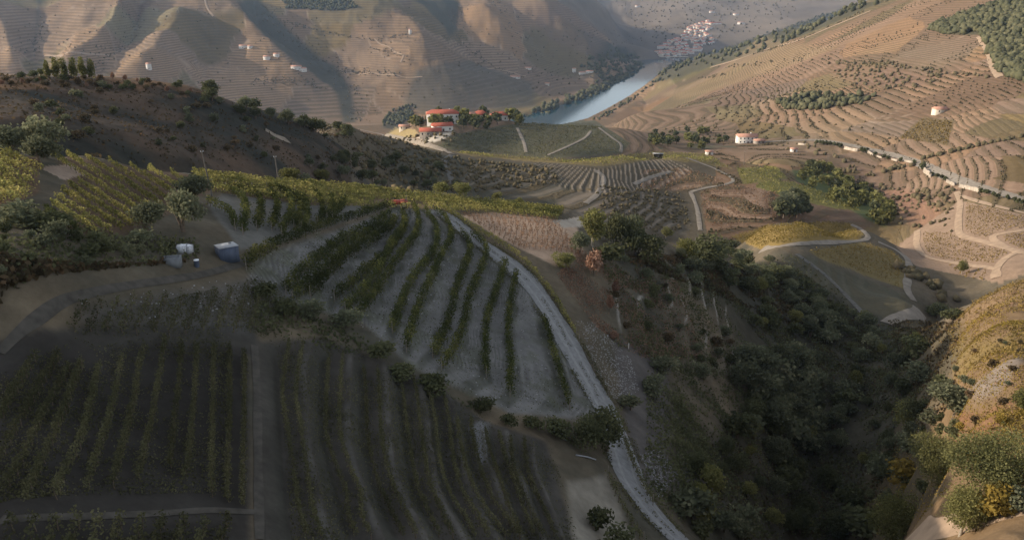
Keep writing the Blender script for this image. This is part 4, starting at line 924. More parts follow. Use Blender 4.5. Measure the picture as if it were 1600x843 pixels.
SOLO = [
 ('olive', 70, 246, 54, "taller of the two olive trees behind the sunlit left vineyard", "tree", 1.1), ('olive', 66, 263, 44, "rounded dark olive tree above the bare earth patch at left", "tree", 1.1),
 ('olive', 18, 243, 38, "grey olive tree standing at the left edge above the golden vines", "tree", 1.2), ('olive', 302, 325, 46, "olive tree by the tall pole, rearmost of its clump", "tree", 1.05),
 ('olive', 287, 362, 62, "large dark olive tree at the lower corner of the yellow vineyard", "tree", 0.9), ('olive', 233, 366, 46, "olive bush at the bottom edge of the yellow vineyard", "tree", 1.15),
 ('greybush', 218, 380, 20, "small pale leaved bush just above the white cage tank", "bush", 1.6), ('greybush', 40, 352, 32, "leafy grey bush below the golden vines at the left edge", "bush", 1.7), ('bush', 85, 362, 28, "dark green bush below the corner of the yellow vineyard", "bush", 1.7),
 ('fresh', 458, 287, 23, "round yellow green bush on the ridge, left of the middle pole", "bush", 1.4), ('fresh', 507, 289, 23, "yellow green bush on the ridge beside the right hand pole", "bush", 1.1), ('greybush', 479, 287, 15, "small grey bush between two yellow green ones on the ridge", "bush", 1.2),
 ('fresh', 690, 306, 22, "pale rounded bush at the ridge top, left of its twin", "bush", 1.5), ('fresh', 724, 309, 22, "pale rounded bush at the ridge top, right of its twin", "bush", 1.2), ('fresh', 776, 315, 14, "small bush on the ridge top beyond the vines", "bush", 1.1), ('fresh', 585, 302, 14, "low bush among the ridge top vines left of the tractor", "bush", 1.6), ('fresh', 812, 320, 12, "small round bush at the right end of the ridge vines", "bush", 1.3),
 ('fresh', 925, 385, 54, "light green tree at the end of the pinkish field", "tree", 0.95), ('oak', 962, 386, 52, "dark tree right behind the light green one by the pinkish field", "tree", 0.8), ('oak', 992, 400, 56, "darkest tree of the clump below the pinkish field", "tree", 0.8), ('olive', 985, 372, 36, "grey tree at the back of the clump by the small parking place", "tree", 1.0),
 ('oak', 1106, 418, 54, "large round evergreen oak on the right hand crest", "tree", 1.15), ('fresh', 1072, 408, 34, "light green tree at the left foot of the large oak", "tree", 1.0), ('fresh', 1040, 372, 18, "small round tree beside the pale patch behind the crest", "tree", 1.2), ('greybush', 1080, 424, 22, "grey bush in front of the large oak", "bush", 1.5), ('bush', 1135, 392, 18, "dark bush behind the large oak on the crest", "bush", 1.6), ('greybush', 1165, 410, 18, "grey bush right of the large oak", "bush", 1.7),
 ('olive', 905, 396, 34, "grey tree at the corner of the pinkish field", "tree", 1.0), ('oak', 1012, 412, 44, "dark tree at the right end of the clump below the pinkish field", "tree", 1.0), ('bush', 948, 412, 30, "dark bush under the clump below the pinkish field", "bush", 1.5),
 ('dry', 929, 432, 44, "dry pinkish red bush at the lower end of the pinkish field", "bush", 0.75), ('fresh', 882, 418, 22, "yellowish bush beside the dry red one", "bush", 1.6), ('dry', 962, 462, 26, "thin dry bush on the terraced bank", "bush", 0.6), ('dry', 952, 486, 26, "dry straw coloured bush lower on the terraced bank", "bush", 0.6), ('dry', 960, 530, 14, "low reddish bush above the broken stone bank", "bush", 1.4),
 ('oak', 948, 704, 62, "green tree growing over the gravel road's lower bend", "tree", 0.95), ('oak', 912, 698, 52, "green tree left of the road's lower bend", "tree", 0.95), ('bush', 870, 682, 28, "bushy green tree at the foot of the stony slope", "tree", 1.3), ('bush', 832, 668, 18, "green bush where the stony slope meets the dark terraces", "bush", 1.5), ('bush', 796, 662, 16, "leafy bush at the bottom of the stony slope's vine rows", "bush", 1.5), ('bush', 757, 640, 20, "low bush at the lower end of the stony slope", "bush", 1.6), ('greybush', 985, 640, 26, "pale tipped bush right of the gravel road", "bush", 1.1),
 ('greybush', 1016, 612, 24, "pale bush with sunlit tips above the deep gully", "bush", 1.3), ('greybush', 1034, 582, 26, "sunlit grey bush on the bank beneath the terraces", "bush", 1.4), ('greybush', 1095, 590, 22, "small sunlit bush at the foot of the terraced bank", "bush", 1.2),
 ('greybush', 488, 496, 26, "sunlit bush at the lower left edge of the stony slope", "bush", 1.3), ('greybush', 542, 510, 28, "pale leaved sunlit bush below the stony slope's rows", "bush", 1.3), ('bush', 412, 466, 22, "dark bush at the foot of the first stony slope row", "bush", 1.6), ('bush', 446, 494, 22, "dark bush beside the sunlit one under the stony slope", "bush", 1.6), ('bush', 592, 560, 24, "dark bush between the stony slope and the curved terraces", "bush", 1.7), ('bush', 632, 590, 22, "dark bush under the middle stony slope rows", "bush", 1.7), ('bush', 680, 612, 28, "dark bush under the stony slope near the right hand rows", "bush", 1.7),
 ('bush', 934, 826, 36, "round dark bush on the pale sandy patch", "bush", 0.9), ('bush', 962, 862, 34, "dark bush at the bottom edge of the sandy patch", "bush", 1.3), 
 ('freshfine', 1397, 858, 72, "round yellow green olive tree at the bottom edge, left of the spreading one", "tree", 1.0), ('freshfine', 1500, 836, 72, "spreading pale green tree with a light trunk by the bottom track", "tree", 1.05), ('olivefine', 1550, 772, 90, "largest olive tree on the sunlit right slope", "tree", 1.05), ('olivefine', 1460, 764, 78, "tall olive tree at the shadow's edge beside the largest olive", "tree", 0.85),
 ('olive', 1490, 652, 44, "round olive tree higher up the sunlit right slope", "tree", 1.4), ('gold', 1412, 758, 34, "yellowish bush at the edge of the gully shade", "bush", 1.2), ('gold', 1558, 808, 44, "golden bush behind the spreading tree", "bush", 1.0), ('greybush', 1590, 795, 30, "pale bush beside the sunny track", "bush", 1.2), ('greybush', 1455, 662, 20, "small bright bush at the gully's sunny rim", "bush", 1.5), ('greybush', 1415, 700, 26, "light green bush sticking out of the gully shade", "bush", 1.3), ('fresh', 1595, 640, 30, "leafy bush at the right edge of the slope", "bush", 1.2), ('bush', 1350, 838, 40, "grey green bush in the shade left of the bottom olive", "bush", 1.4),
 ('fresh', 1502, 428, 20, "round green tree at the end of the lit spur by the shaded valley", "tree", 0.9), ('oak', 1463, 495, 20, "dark tree where the tracks meet in the valley bottom", "tree", 1.5), ('bush', 1490, 500, 16, "bush at the toe of the sunlit right slope", "bush", 1.5),
]
for kind, u, v, hp, label, cat, wide in SOLO: plant_at(kind, u, v, hp, label, None, cat, wide)
for k, u in enumerate((76, 90, 102, 116, 130, 144)):
    plant_at('poplar', u, 123 + (k % 2), 26 - (k == 0) * 3, "yellow green poplar on the left hill's skyline, %s from the left" % ORD[k], "poplars on the left hill's skyline")

TENS = {2: "twenty", 3: "thirty", 4: "forty", 5: "fifty", 6: "sixty", 7: "seventy", 8: "eighty", 9: "ninety"}
def ordinal(k):
    if k < 20: return ORD[k]
    t, u_ = divmod(k + 1, 10)
    return {2: "twentieth", 3: "thirtieth", 4: "fortieth", 5: "fiftieth", 6: "sixtieth"}.get(t, TENS.get(t, "") + "ieth") if u_ == 0 else TENS[t] + "-" + ORD[u_ - 1]
MARKS = [("the large crest oak", 1106, 418), ("the gravel road's bottom end", 1040, 830), ("the gravel road's middle", 885, 530), ("the dry pink bush", 929, 432), ("the largest olive tree", 1548, 778), ("the spreading pale tree", 1500, 838),
         ("the valley bottom track fork", 1428, 472), ("the golden field", 1240, 380), ("the blue tank", 354, 408), ("the two left olive trees", 66, 250), ("the skyline poplars", 110, 123), ("the tractor", 627, 322), ("the tall wooden pole", 332, 308),
         ("the ridge shed", 1028, 243), ("the white farmhouse", 1165, 222), ("the estate's main house", 688, 190), ("the estate's lower barn", 672, 210), ("the knoll's winding track", 704, 268), ("the lower left corner", 0, 450), ("the sunny rim tree", 1490, 652), ("the first road wall", 1253, 228), ("the longest road wall", 1515, 296),
         ("the left hill's saddle", 450, 200), ("the abandoned terraces", 1060, 500), ("the gully's shaded bottom", 1250, 700), ("the small hillside clump", 1275, 510)]
MARKS = [(a, np.array(hit(u, v))) for a, u, v in MARKS]
def relabel(roots):
    """tell alike plants apart by what they stand nearest to"""
    seen = {}
    for o in roots:
        p = np.array(o.location[:2]); d = [float(np.hypot(*(p - q))) for _, q in MARKS]; j = int(np.argmin(d))
        seen.setdefault((o["label"], j), []).append((d[j], o))
    for (lab, j), L in seen.items():
        for k, (_, o) in enumerate(sorted(L, key=lambda t: t[0])):
            o["label"] = "%s, %s nearest %s" % (lab, ordinal(k), MARKS[j][0]) if len(L) > 1 else "%s, the one nearest %s" % (lab, MARKS[j][0])
NAMES = {'bush': "dark green bush", 'greybush': "grey green bush", 'oak': "dark rounded tree", 'olive': "grey green olive tree", 'heath': "brown heath bush", 'gold': "golden bush", 'dry': "dry pinkish bush", 'far': "dark tree", 'fargreen': "light green tree", 'fresh': "light green young tree"}
def scatter(n, poly, kinds, hr, label, group, cat, avoid=2.5, mind=0.0):
    """n plants spread at random over the ground inside the polygon"""
    W = hits(poly, 8, True); got = []; tries = 0
    P0 = np.array(poly, float); lo, hi = P0.min(0), P0.max(0)
    while len(got) < n and tries < n * 30:
        tries += 1
        u, v = rng.uniform(lo[0], hi[0]), rng.uniform(lo[1], hi[1])
        if not inside(P0, np.array([u]), np.array([v]))[0]: continue
        x, y = hit(u, v)
        if any(math.hypot(x - a, y - b) < mind for a, b in got): continue
        if min(np.hypot(Ct[:, 0] - x, Ct[:, 1] - y).min() for Ct in track_lines[:20]) < avoid: continue
        got.append((x, y))
    out = []
    for x, y in got:
        k = random.choice(kinds)
        c = "bush" if k in ('bush', 'greybush', 'heath', 'gold', 'dry') else cat
        out.append(plant(k, x, y, random.uniform(*hr) * (0.75 if k in ('heath',) else 1.0), "%s %s" % (NAMES[k], label), group, c, random.uniform(0.8, 1.25)))
    relabel(out)
    return out
GULLY = [(1010, 410), (1080, 425), (1180, 412), (1260, 430), (1350, 500), (1430, 520), (1460, 590), (1440, 660), (1390, 740), (1330, 843), (1090, 843), (1060, 760), (1120, 690), (1180, 610), (1200, 540), (1130, 470)]
scatter(125, GULLY, ['bush', 'olive', 'greybush', 'oak', 'fresh'], (2.2, 5.4), "in the shaded gully", "bushes in the deep shaded gully", "bush", mind=2.2)
scatter(32, [(1150, 590), (1230, 560), (1290, 640), (1270, 700), (1200, 680)], ['olive', 'olive', 'greybush'], (4.5, 7.5), "on the gully's near side", "olive bushes on the gully's near side", "bush", mind=2.5)
scatter(12, [(1240, 490), (1290, 480), (1310, 530), (1270, 540)], ['olive', 'greybush'], (4.0, 6.0), "in the sunlit clump", "olive bushes halfway up the gully", "bush", mind=2.5)
scatter(26, [(1050, 400), (1180, 395), (1320, 480), (1290, 500), (1150, 440)], ['olive', 'greybush', 'bush'], (2.5, 4.5), "on the upper bank", "bushes on the upper bank behind the oak", "bush", mind=3)
scatter(60, [(0, 125), (150, 125), (300, 140), (400, 185), (520, 205), (560, 240), (500, 262), (400, 250), (250, 235), (100, 215), (0, 190)], ['heath', 'heath', 'bush', 'greybush'], (1.2, 2.6), "on the shaded left hill", "heath bushes on the shaded left hill", "bush", mind=3)
scatter(46, [(0, 118), (150, 121), (290, 134), (330, 146), (300, 150), (150, 138), (0, 135)], ['heath', 'heath', 'heath', 'bush', 'dry'], (1.2, 2.2), "on the left hill's crest", "heath bushes on the left hill's crest", "bush", mind=3)
scatter(20, [(310, 140), (400, 172), (470, 186), (560, 206), (540, 215), (420, 195), (340, 170)], ['oak', 'olive', 'bush'], (3.5, 6.0), "on the left hill's skyline", "trees on the left hill's descending skyline", "tree", mind=5)
scatter(16, [(0, 360), (80, 372), (200, 385), (240, 395), (230, 420), (180, 435), (60, 460), (0, 440)], ['bush', 'greybush', 'bush'], (1.0, 1.9), "in the hollow left of the tanks", "bushes in the hollow left of the tanks", "bush", mind=2)
scatter(34, [(560, 240), (700, 262), (720, 300), (600, 296), (480, 262)], ['bush', 'olive', 'oak'], (2.5, 5.0), "on the slope behind the ridge", "bushes on the slope behind the ridge vines", "bush", mind=4)
scatter(24, [(950, 400), (1050, 405), (1080, 440), (1180, 590), (1120, 600), (980, 520), (930, 440)], ['bush', 'greybush', 'heath'], (1.2, 2.6), "on the abandoned terraces", "bushes on the abandoned terraces", "bush", mind=3)
scatter(28, [(1300, 843), (1340, 760), (1420, 690), (1470, 580), (1500, 640), (1480, 740), (1420, 800)], ['bush', 'greybush'], (1.5, 3.5), "at the right slope's foot", "bushes along the foot of the right slope", "bush", mind=2)
scatter(22, [(1490, 560), (1600, 520), (1600, 760), (1500, 720)], ['gold', 'heath', 'greybush'], (0.8, 1.6), "on the orange slope", "scrub bushes on the orange right slope", "bush", mind=2)
# by the quinta, the valley floor and the roads
scatter(34, [(640, 200), (670, 186), (720, 178), (800, 182), (830, 190), (800, 200), (720, 206), (690, 204)], ['far', 'far', 'fargreen'], (6, 12), "in the estate garden", "garden trees around the estate", "tree", avoid=4, mind=8)
for k, u in enumerate((661, 666, 671, 676, 680)): plant_at('cypress', u, 192, 10 + k % 3, "slim cypress left of the estate's main house, %s from the left" % ORD[k], "cypresses beside the main house")
scatter(46, [(1235, 268), (1285, 262), (1350, 296), (1392, 330), (1388, 360), (1352, 345), (1300, 314), (1245, 284)], ['far', 'fargreen', 'fargreen'], (5, 9), "along the valley stream", "trees along the valley stream", "tree", mind=5)
scatter(30, [(1010, 207), (1110, 206), (1150, 230), (1100, 234), (1020, 232)], ['far', 'fargreen'], (5, 9), "in the wooded dip", "trees in the wooded dip", "tree", mind=6)
scatter(12, [(1215, 322), (1240, 312), (1258, 330), (1240, 346), (1215, 345)], ['far', 'olive'], (6, 10), "in the dark clump", "trees above the golden field", "tree", mind=4)
k = 0
for u, v in [(1276, 223), (1281, 223), (1286, 224), (1291, 224), (1297, 225), (1303, 226), (1309, 227), (1314, 228), (1346, 234), (1350, 235), (1354, 235), (1367, 241), (1381, 245), (1387, 247), (1407, 250), (1428, 254), (1441, 262), (1455, 273), (1464, 275), (1471, 277), (1477, 280), (1532, 298), (1538, 300), (1544, 301), (1552, 304), (1558, 307), (1573, 309), (1584, 312), (1591, 314), (1598, 316)]:
    plant_at('far', u, v + 3, 6.5 if u != 1441 else 10, "small round tree beside the far valley road, %s from the left" % ordinal(k), "trees along the far valley road", "tree", 1.0); k += 1

# ---------------------------------------------------------------- ground vegetation nobody could count
def spread(n, polys, hmax, size, avoid=2.2):
    """n leaf sprigs scattered in tufts over the ground inside the polygons"""
    out = []
    for poly, share in polys:
        W = hits(poly, 8, True); lo, hi = W.min(0), W.max(0); m = int(n * share); got = np.zeros((0, 2))
        for _ in range(14):
            q = rng.uniform(lo, hi, (m * 2, 2)); q = q[inside(W, q[:, 0], q[:, 1])]
            q = q[fbm(q[:, 0], q[:, 1], 5, 3, 15) > rng.uniform(-0.45, 0.5, len(q))]; got = np.vstack([got, q])
            if len(got) >= m: break
        got = got[:m]; keep = np.ones(len(got), bool)
        for Ct in track_lines[:4]: keep &= dist_line(Ct[::3], got[:, 0], got[:, 1]) > avoid
        out.append(got[keep])
    P = np.vstack(out); h = hmax * rng.beta(1.1, 2.6, len(P)) * (0.5 + 0.8 * np.clip(fbm(P[:, 0], P[:, 1], 6, 2, 19) + 0.4, 0, 1))
    return leaf_quads(np.stack([P[:, 0], P[:, 1], ground(P[:, 0], P[:, 1]) + h], 1), size)
def stuff(name, mat, *args):
    V, F = spread(*args); link(name, mesh_from(name, V, F, mat=mat), kind='stuff')
HILL_L = [(-60, 120), (0, 118), (150, 121), (300, 138), (400, 176), (520, 200), (600, 213), (620, 300), (500, 285), (300, 268), (200, 255), (90, 238), (-60, 238)]
HOLLOW = [(-60, 320), (60, 330), (200, 370), (300, 375), (330, 420), (180, 448), (60, 480), (0, 520), (-60, 540)]
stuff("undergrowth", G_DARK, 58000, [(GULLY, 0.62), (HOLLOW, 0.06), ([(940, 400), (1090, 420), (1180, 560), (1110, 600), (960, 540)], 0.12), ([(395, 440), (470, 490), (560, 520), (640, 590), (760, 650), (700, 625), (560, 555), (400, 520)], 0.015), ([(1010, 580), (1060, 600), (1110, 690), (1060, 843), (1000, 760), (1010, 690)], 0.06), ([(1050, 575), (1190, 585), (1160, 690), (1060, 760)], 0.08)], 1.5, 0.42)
stuff("heath", G_HEATH, 62000, [(HILL_L, 0.75), ([(950, 400), (1100, 400), (1300, 470), (1250, 520), (1120, 460)], 0.15), (GULLY, 0.06), ([(-60, 400), (120, 420), (330, 405), (330, 425), (140, 452), (0, 545), (-60, 560)], 0.06), ([(1385, 500), (1500, 505), (1490, 640), (1400, 700), (1370, 840), (1320, 840), (1430, 620)], 0.06)], 1.0, 0.75)
stuff("dry_grass", G_DRY, 20000, [([(905, 390), (960, 410), (1060, 440), (1100, 560), (1000, 560), (930, 510), (870, 430)], 0.6), ([(1480, 500), (1600, 440), (1690, 420), (1690, 700), (1560, 640), (1490, 600)], 0.4)], 0.55, 0.26)
stuff("golden_scrub", G_GOLD, 36000, [([(1480, 510), (1690, 450), (1690, 800), (1560, 760), (1480, 690), (1490, 600)], 0.9), ([(1400, 500), (1500, 505), (1495, 640), (1430, 670)], 0.08), ([(1380, 700), (1450, 690), (1490, 760), (1430, 820), (1350, 843)], 0.06)], 0.6, 0.24)
stuff("grass", V_SHADE, 62000, [(LOW_POLY, 0.36), (BOT_POLY, 0.36), (FAN_POLY, 0.14), ([(-60, 545), (0, 555), (100, 475), (300, 445), (400, 425), (470, 480), (400, 540), (250, 530), (60, 520)], 0.14)], 0.26, 0.17)

C = track_lines[0]; T = np.gradient(C, axis=0); T /= np.linalg.norm(T, axis=1)[:, None]; Nn = np.stack([-T[:, 1], T[:, 0]], 1)
i = rng.integers(0, len(C), 9000); off = np.where(rng.uniform(size=9000) < 0.12, rng.normal(0, 0.16, 9000), rng.choice([-1, 1], 9000) * rng.normal(2.6, 0.3, 9000))
P = C[i] + Nn[i] * off[:, None] + rng.normal(0, 0.2, (9000, 2)); P = P[fbm(P[:, 0], P[:, 1], 4, 3, 55) > -0.15]
V, F = leaf_quads(np.stack([P[:, 0], P[:, 1], ground(P[:, 0], P[:, 1]) + 0.14 + 0.25 * rng.beta(1, 3, len(P))], 1), 0.2)
link("verge_grass", mesh_from("verge_grass", V, F, mat=V_SHADE), kind='stuff')
# loose stones: beside the road and over the stony slope
ICO_V = np.array([(0, 0, 1)] + [(0.894 * math.cos(k * 1.2566), 0.894 * math.sin(k * 1.2566), 0.447) for k in range(5)] + [(0.894 * math.cos(k * 1.2566 + 0.628), 0.894 * math.sin(k * 1.2566 + 0.628), -0.447) for k in range(5)] + [(0, 0, -1)])
ICO_F = np.array([(0, 1 + k, 1 + (k + 1) % 5) for k in range(5)] + [(1 + k, 6 + k, 1 + (k + 1) % 5) for k in range(5)] + [(1 + (k + 1) % 5, 6 + k, 6 + (k + 1) % 5) for k in range(5)] + [(11, 6 + (k + 1) % 5, 6 + k) for k in range(5)])
def lumps(P, scale, jit=0.3, flat=1.0):
    n = len(P); V = ICO_V[None] * (1 + rng.normal(0, jit, (n, 12, 1))) * np.asarray(scale)[:, None, None]
    V[:, :, 2] *= flat; V = V + P[:, None, :]
    return V.reshape(-1, 3), (ICO_F[None] + 12 * np.arange(n)[:, None, None]).reshape(-1, 3)
def in_poly(n, poly):
    W = hits(poly, 8, True); lo, hi = W.min(0), W.max(0); got = np.zeros((0, 2))
    for _ in range(40):
        q = rng.uniform(lo, hi, (n * 2, 2)); got = np.vstack([got, q[inside(W, q[:, 0], q[:, 1])]])
        if len(got) >= n: break
    return got[:n]
P = np.vstack([in_poly(900, [(900, 500), (930, 505), (985, 560), (1000, 610), (960, 625), (930, 575)]), in_poly(500, [(1000, 710), (1030, 700), (1060, 740), (1030, 780)]), in_poly(700, FAN_POLY), in_poly(90, [(100, 470), (300, 445), (400, 425), (420, 470), (250, 500)])])
V, F = lumps(np.stack([P[:, 0], P[:, 1], ground(P[:, 0], P[:, 1])], 1), 0.07 + 0.16 * rng.beta(1, 4, len(P)), 0.25, 0.6)
link("stones", mesh_from("stones", V, None, F, mat=material("grey schist stones", (0.27, 0.265, 0.26), 0.9, 0.35, 2)), kind='stuff')

# woods and scrub far off
def wood(name, mat, parts, double=True):
    Vs, Fs, n0 = [], [], 0
    for P, lo, hi, up in parts:
        if not len(P): continue
        s = rng.uniform(lo, hi, len(P)) * 0.5
        for q in range(2 if double else 1):                                      # two lumps to a tree
            o = rng.normal(0, 0.35, (len(P), 2)) * s[:, None] * (q > 0)
            z = ground(P[:, 0], P[:, 1]) + s * up + q * s * 0.45
            V, F = lumps(np.stack([P[:, 0] + o[:, 0], P[:, 1] + o[:, 1], z], 1), s * (1 - 0.3 * q), 0.26, 1.05)
            Vs.append(V); Fs.append(F + n0); n0 += len(V)
    link(name, mesh_from(name, np.vstack(Vs), None, np.vstack(Fs), mat=mat), kind='stuff')
def along(line, n, spreadm, jit=3.0):
    C = curve(line, 3.0); i = rng.integers(0, len(C), n); return C[i] + rng.normal(0, spreadm, (n, 2))
F_WOOD = leaf_material("wood foliage", [(0.045, 0.048, 0.027), (0.072, 0.07, 0.039), (0.11, 0.10, 0.055)], 0.0)
F_SCRUB = leaf_material("scrub foliage", [(0.06, 0.055, 0.032), (0.10, 0.082, 0.048), (0.15, 0.115, 0.07)], 0.0)
wood("forest", F_WOOD, [(in_poly(1500, FOREST_A), 7, 13, 0.8), (in_poly(900, FOREST_B), 6, 10, 0.8), (in_poly(120, FOREST_C), 5, 8, 0.8), (in_poly(260, [(440, 0), (447, 14), (520, 17), (560, 13), (545, 0)]), 6, 10, 0.7),
     (along([(836, 178), (880, 162), (930, 142), (985, 112), (1000, 100)], 240, 12), 8, 16, 0.7), (along([(930, 188), (960, 172), (1000, 146), (1040, 116)], 60, 6), 5, 8, 0.7),
     (in_poly(160, [(900, 100), (960, 78), (1000, 90), (985, 96), (940, 125)]), 8, 14, 0.7), (in_poly(110, [(595, 198), (612, 172), (645, 162), (650, 172), (635, 192)]), 6, 10, 0.7), (in_poly(60, [(800, 178), (840, 182), (860, 190), (800, 190)]), 4, 8, 0.7)])
hill = [(1290, 100), (1380, 96), (1480, 115), (1440, 140), (1330, 140)]
lines = [([(1310, 96), (1350, 100), (1420, 106), (1480, 115), (1545, 122)], 60, 2.5), ([(1180, 84), (1240, 66), (1300, 40), (1385, 2)], 70, 3), ([(434, 29), (480, 43), (531, 55), (584, 62), (641, 52)], 110, 4), ([(576, 76), (605, 80), (628, 88)], 36, 4),
         ([(520, 112), (560, 113), (618, 116)], 110, 8), ([(1440, 250), (1500, 235), (1560, 222), (1640, 205)], 60, 1.2), ([(1262, 228), (1330, 262), (1310, 270)], 26, 3), ([(1360, 275), (1410, 262), (1440, 256)], 24, 2), ([(1300, 285), (1280, 250)], 10, 3),
         ([(1110, 108), (1180, 100), (1240, 95), (1310, 98)], 40, 4), ([(700, 60), (720, 70), (780, 108), (820, 122)], 70, 8), ([(890, 60), (930, 85), (900, 95)], 40, 10), ([(1020, 126), (1080, 124), (1160, 112)], 36, 4),
         ([(140, 100), (170, 85), (195, 50), (205, 10)], 160, 14), ([(410, 10), (470, 70), (535, 115), (556, 150), (560, 190)], 260, 18), ([(720, 10), (715, 50), (758, 95)], 120, 18), ([(60, 40), (50, 90)], 60, 14), ([(400, 128), (470, 128), (500, 135)], 90, 14), ([(840, 120), (900, 118), (950, 105)], 70, 16),
         ([(1435, 300), (1490, 320)], 16, 6), ([(1340, 290), (1400, 330)], 26, 8), ([(1405, 420), (1440, 440), (1480, 470)], 26, 3)]
parts = [(along(l, n, s), 2.2, 4.5, 0.5) for l, n, s in lines] + [(in_poly(150, hill), 2.5, 5, 0.5), (in_poly(90, [(1180, 150), (1270, 130), (1330, 140), (1200, 175)]), 2.0, 4, 0.5), (in_poly(170, [(1030, 205), (1150, 165), (1350, 185), (1420, 230), (1200, 235)]), 1.6, 3.2, 0.5), (in_poly(120, [(1340, 290), (1490, 300), (1490, 365), (1400, 350)]), 1.3, 2.6, 0.4),
         (in_poly(500, [(0, 5), (830, 5), (850, 165), (560, 188), (400, 140), (0, 108)]), 2.0, 5.0, 0.5), (in_poly(260, [(760, 0), (1010, 60), (940, 130), (840, 160)]), 3, 7, 0.5), (in_poly(400, [(960, 0), (1250, 0), (1240, 25), (1120, 70), (1030, 90)]), 5, 12, 0.5),
         (in_poly(900, [(560, 215), (640, 225), (700, 245), (860, 262), (880, 285), (760, 300), (600, 300), (560, 260)]), 0.9, 2.6, 0.4), (in_poly(350, [(930, 290), (1060, 300), (1085, 350), (1040, 365), (940, 345)]), 0.8, 2.0, 0.4), (in_poly(120, [(640, 212), (720, 205), (700, 230), (600, 218)]), 1.5, 3.5, 0.5)]
wood("scrub", F_SCRUB, parts, False)

# vines and low bushes standing along the terraces of the sunlit right hillside
w = (TERR > 0.4) & (np.abs(TF) < 0.62) & righthill & (RF < 1500) & (np.abs((COUNT % 1) - 0.35) < 0.1) & (fbm(XR, YR, 45, 3, 98) > -0.15)
pr = RF[w] ** 1.0; pick = rng.choice(np.nonzero(w)[0], 11000, p=pr / pr.sum())
OV = np.array([(1, 0, 0), (0, 1, 0), (-1, 0, 0), (0, -1, 0), (0, 0, 1), (0, 0, -0.4)]); OF = np.array([(0, 1, 4), (1, 2, 4), (2, 3, 4), (3, 0, 4), (1, 0, 5), (2, 1, 5), (3, 2, 5), (0, 3, 5)])
s = rng.uniform(0.5, 1.0, len(pick)) * (0.8 + 0.5 * (RF[pick] > 800)); V = OV[None] * (1 + rng.normal(0, 0.25, (len(pick), 6, 1))) * s[:, None, None]
V = V + np.stack([XR[pick], YR[pick], ZR[pick] + EYE + 0.3], 1)[:, None]
link("terrace_vines", mesh_from("terrace_vines", V.reshape(-1, 3), None, (OF[None] + 6 * np.arange(len(pick))[:, None, None]).reshape(-1, 3), mat=F_SCRUB), kind='stuff')

# ---------------------------------------------------------------- buildings
W_WHITE = material("white render", (0.62, 0.59, 0.54), 0.9, 0.06, 0.4)
W_CREAM = material("cream render", (0.62, 0.54, 0.43), 0.9, 0.08, 0.4)
W_STONE = material("schist wall", (0.30, 0.26, 0.22), 0.95, 0.25, 1.2)
R_RED = material("red roof tiles", (0.34, 0.10, 0.065), 0.9, 0.15, 0.8)
R_PINK = material("faded roof tiles", (0.46, 0.25, 0.18), 0.9, 0.15, 0.8)
R_GREY = material("grey metal sheet", (0.58, 0.6, 0.62), 0.5, 0.08, 0.5, 0.4)
M_GLASS = material("dark window glass", (0.035, 0.04, 0.05), 0.15, 0.1, 1, 0.5)
M_DOOR = material("brown door", (0.12, 0.07, 0.045), 0.7, 0.1, 3)
def slab(w, d, h): mb = MB(); mb.box((0, 0, 0), (w, d, h)); return mb
WINDOW = slab(1.1, 0.12, 1.5).mesh("window", M_GLASS); DOOR = slab(1.5, 0.14, 2.4).mesh("door", M_DOOR)
def roof_mesh(w, d, rise, mat, hip=0.0, over=0.5, thick=0.25):
    x, y, k = w / 2 + over, d / 2 + over, w / 2 + over - hip
    V = [(-x, -y, 0), (x, -y, 0), (x, y, 0), (-x, y, 0), (-k, 0, rise), (k, 0, rise)]
    V += [(a, b, c - thick) for a, b, c in V]
    mb = MB(); mb.V.append(np.array(V, float)); mb.n = 12
    F4 = [(0, 1, 5, 4), (2, 3, 4, 5), (6, 10, 11, 7), (8, 11, 10, 9), (0, 6, 7, 1), (1, 7, 8, 2), (2, 8, 9, 3), (3, 9, 6, 0)]
    F3 = [(1, 2, 5), (3, 0, 4)]
    return mesh_from("roof", V, F4, F3, mat)
def wall_mesh(w, d, h, rise, mat, hip):
    x, y = w / 2, d / 2; b = -2.5
    V = [(-x, -y, b), (x, -y, b), (x, y, b), (-x, y, b), (-x, -y, h), (x, -y, h), (x, y, h), (-x, y, h)]
    F4 = [(0, 1, 5, 4), (1, 2, 6, 5), (2, 3, 7, 6), (3, 0, 4, 7)]; F3 = []
    if not hip and rise:
        V += [(-x, 0, h + rise * 0.86), (x, 0, h + rise * 0.86)]; F3 = [(5, 6, 9), (7, 4, 8)]
    return mesh_from("wall", V, F4, F3, mat)
def house(x, y, rz, w, d, h, rise, wall, roof, label, cat="house", group=None, hip=0.0, cols=3, rows=1, door=True, chimney=False, name="house"):
    root = link(name, None, loc=(x, y, float(ground(x, y))), label=label, category=cat)
    if group: root["group"] = group
    root.rotation_euler = (0, 0, rz)
    link("wall", wall_mesh(w, d, h, rise, wall, hip), root)
    rf = link("roof", roof_mesh(w, d, rise, roof, hip), root, (0, 0, h + 0.12))
    if chimney:
        link("chimney", slab(0.9, 0.9, 1.8).mesh("chimney", wall), rf, (w * 0.22, 0.8, rise * 0.5))
    for r in range(rows):
        for c in range(cols):
            for side in (-1, 1):
                xx = -w / 2 + w * (c + 0.5) / cols
                if door and r == 0 and side < 0 and c == cols // 2: continue
                o = link("window", WINDOW, root, (xx, side * (d / 2 + 0.02), 1.0 + r * h / max(rows, 1) * 0.98))
    if door: link("door", DOOR, root, (-w / 2 + w * (cols // 2 + 0.5) / cols, -d / 2 - 0.02, -0.3))
    return root
def house_at(u, v, *a, **k): x, y = hit(u, v); return house(x, y, *a, **k)
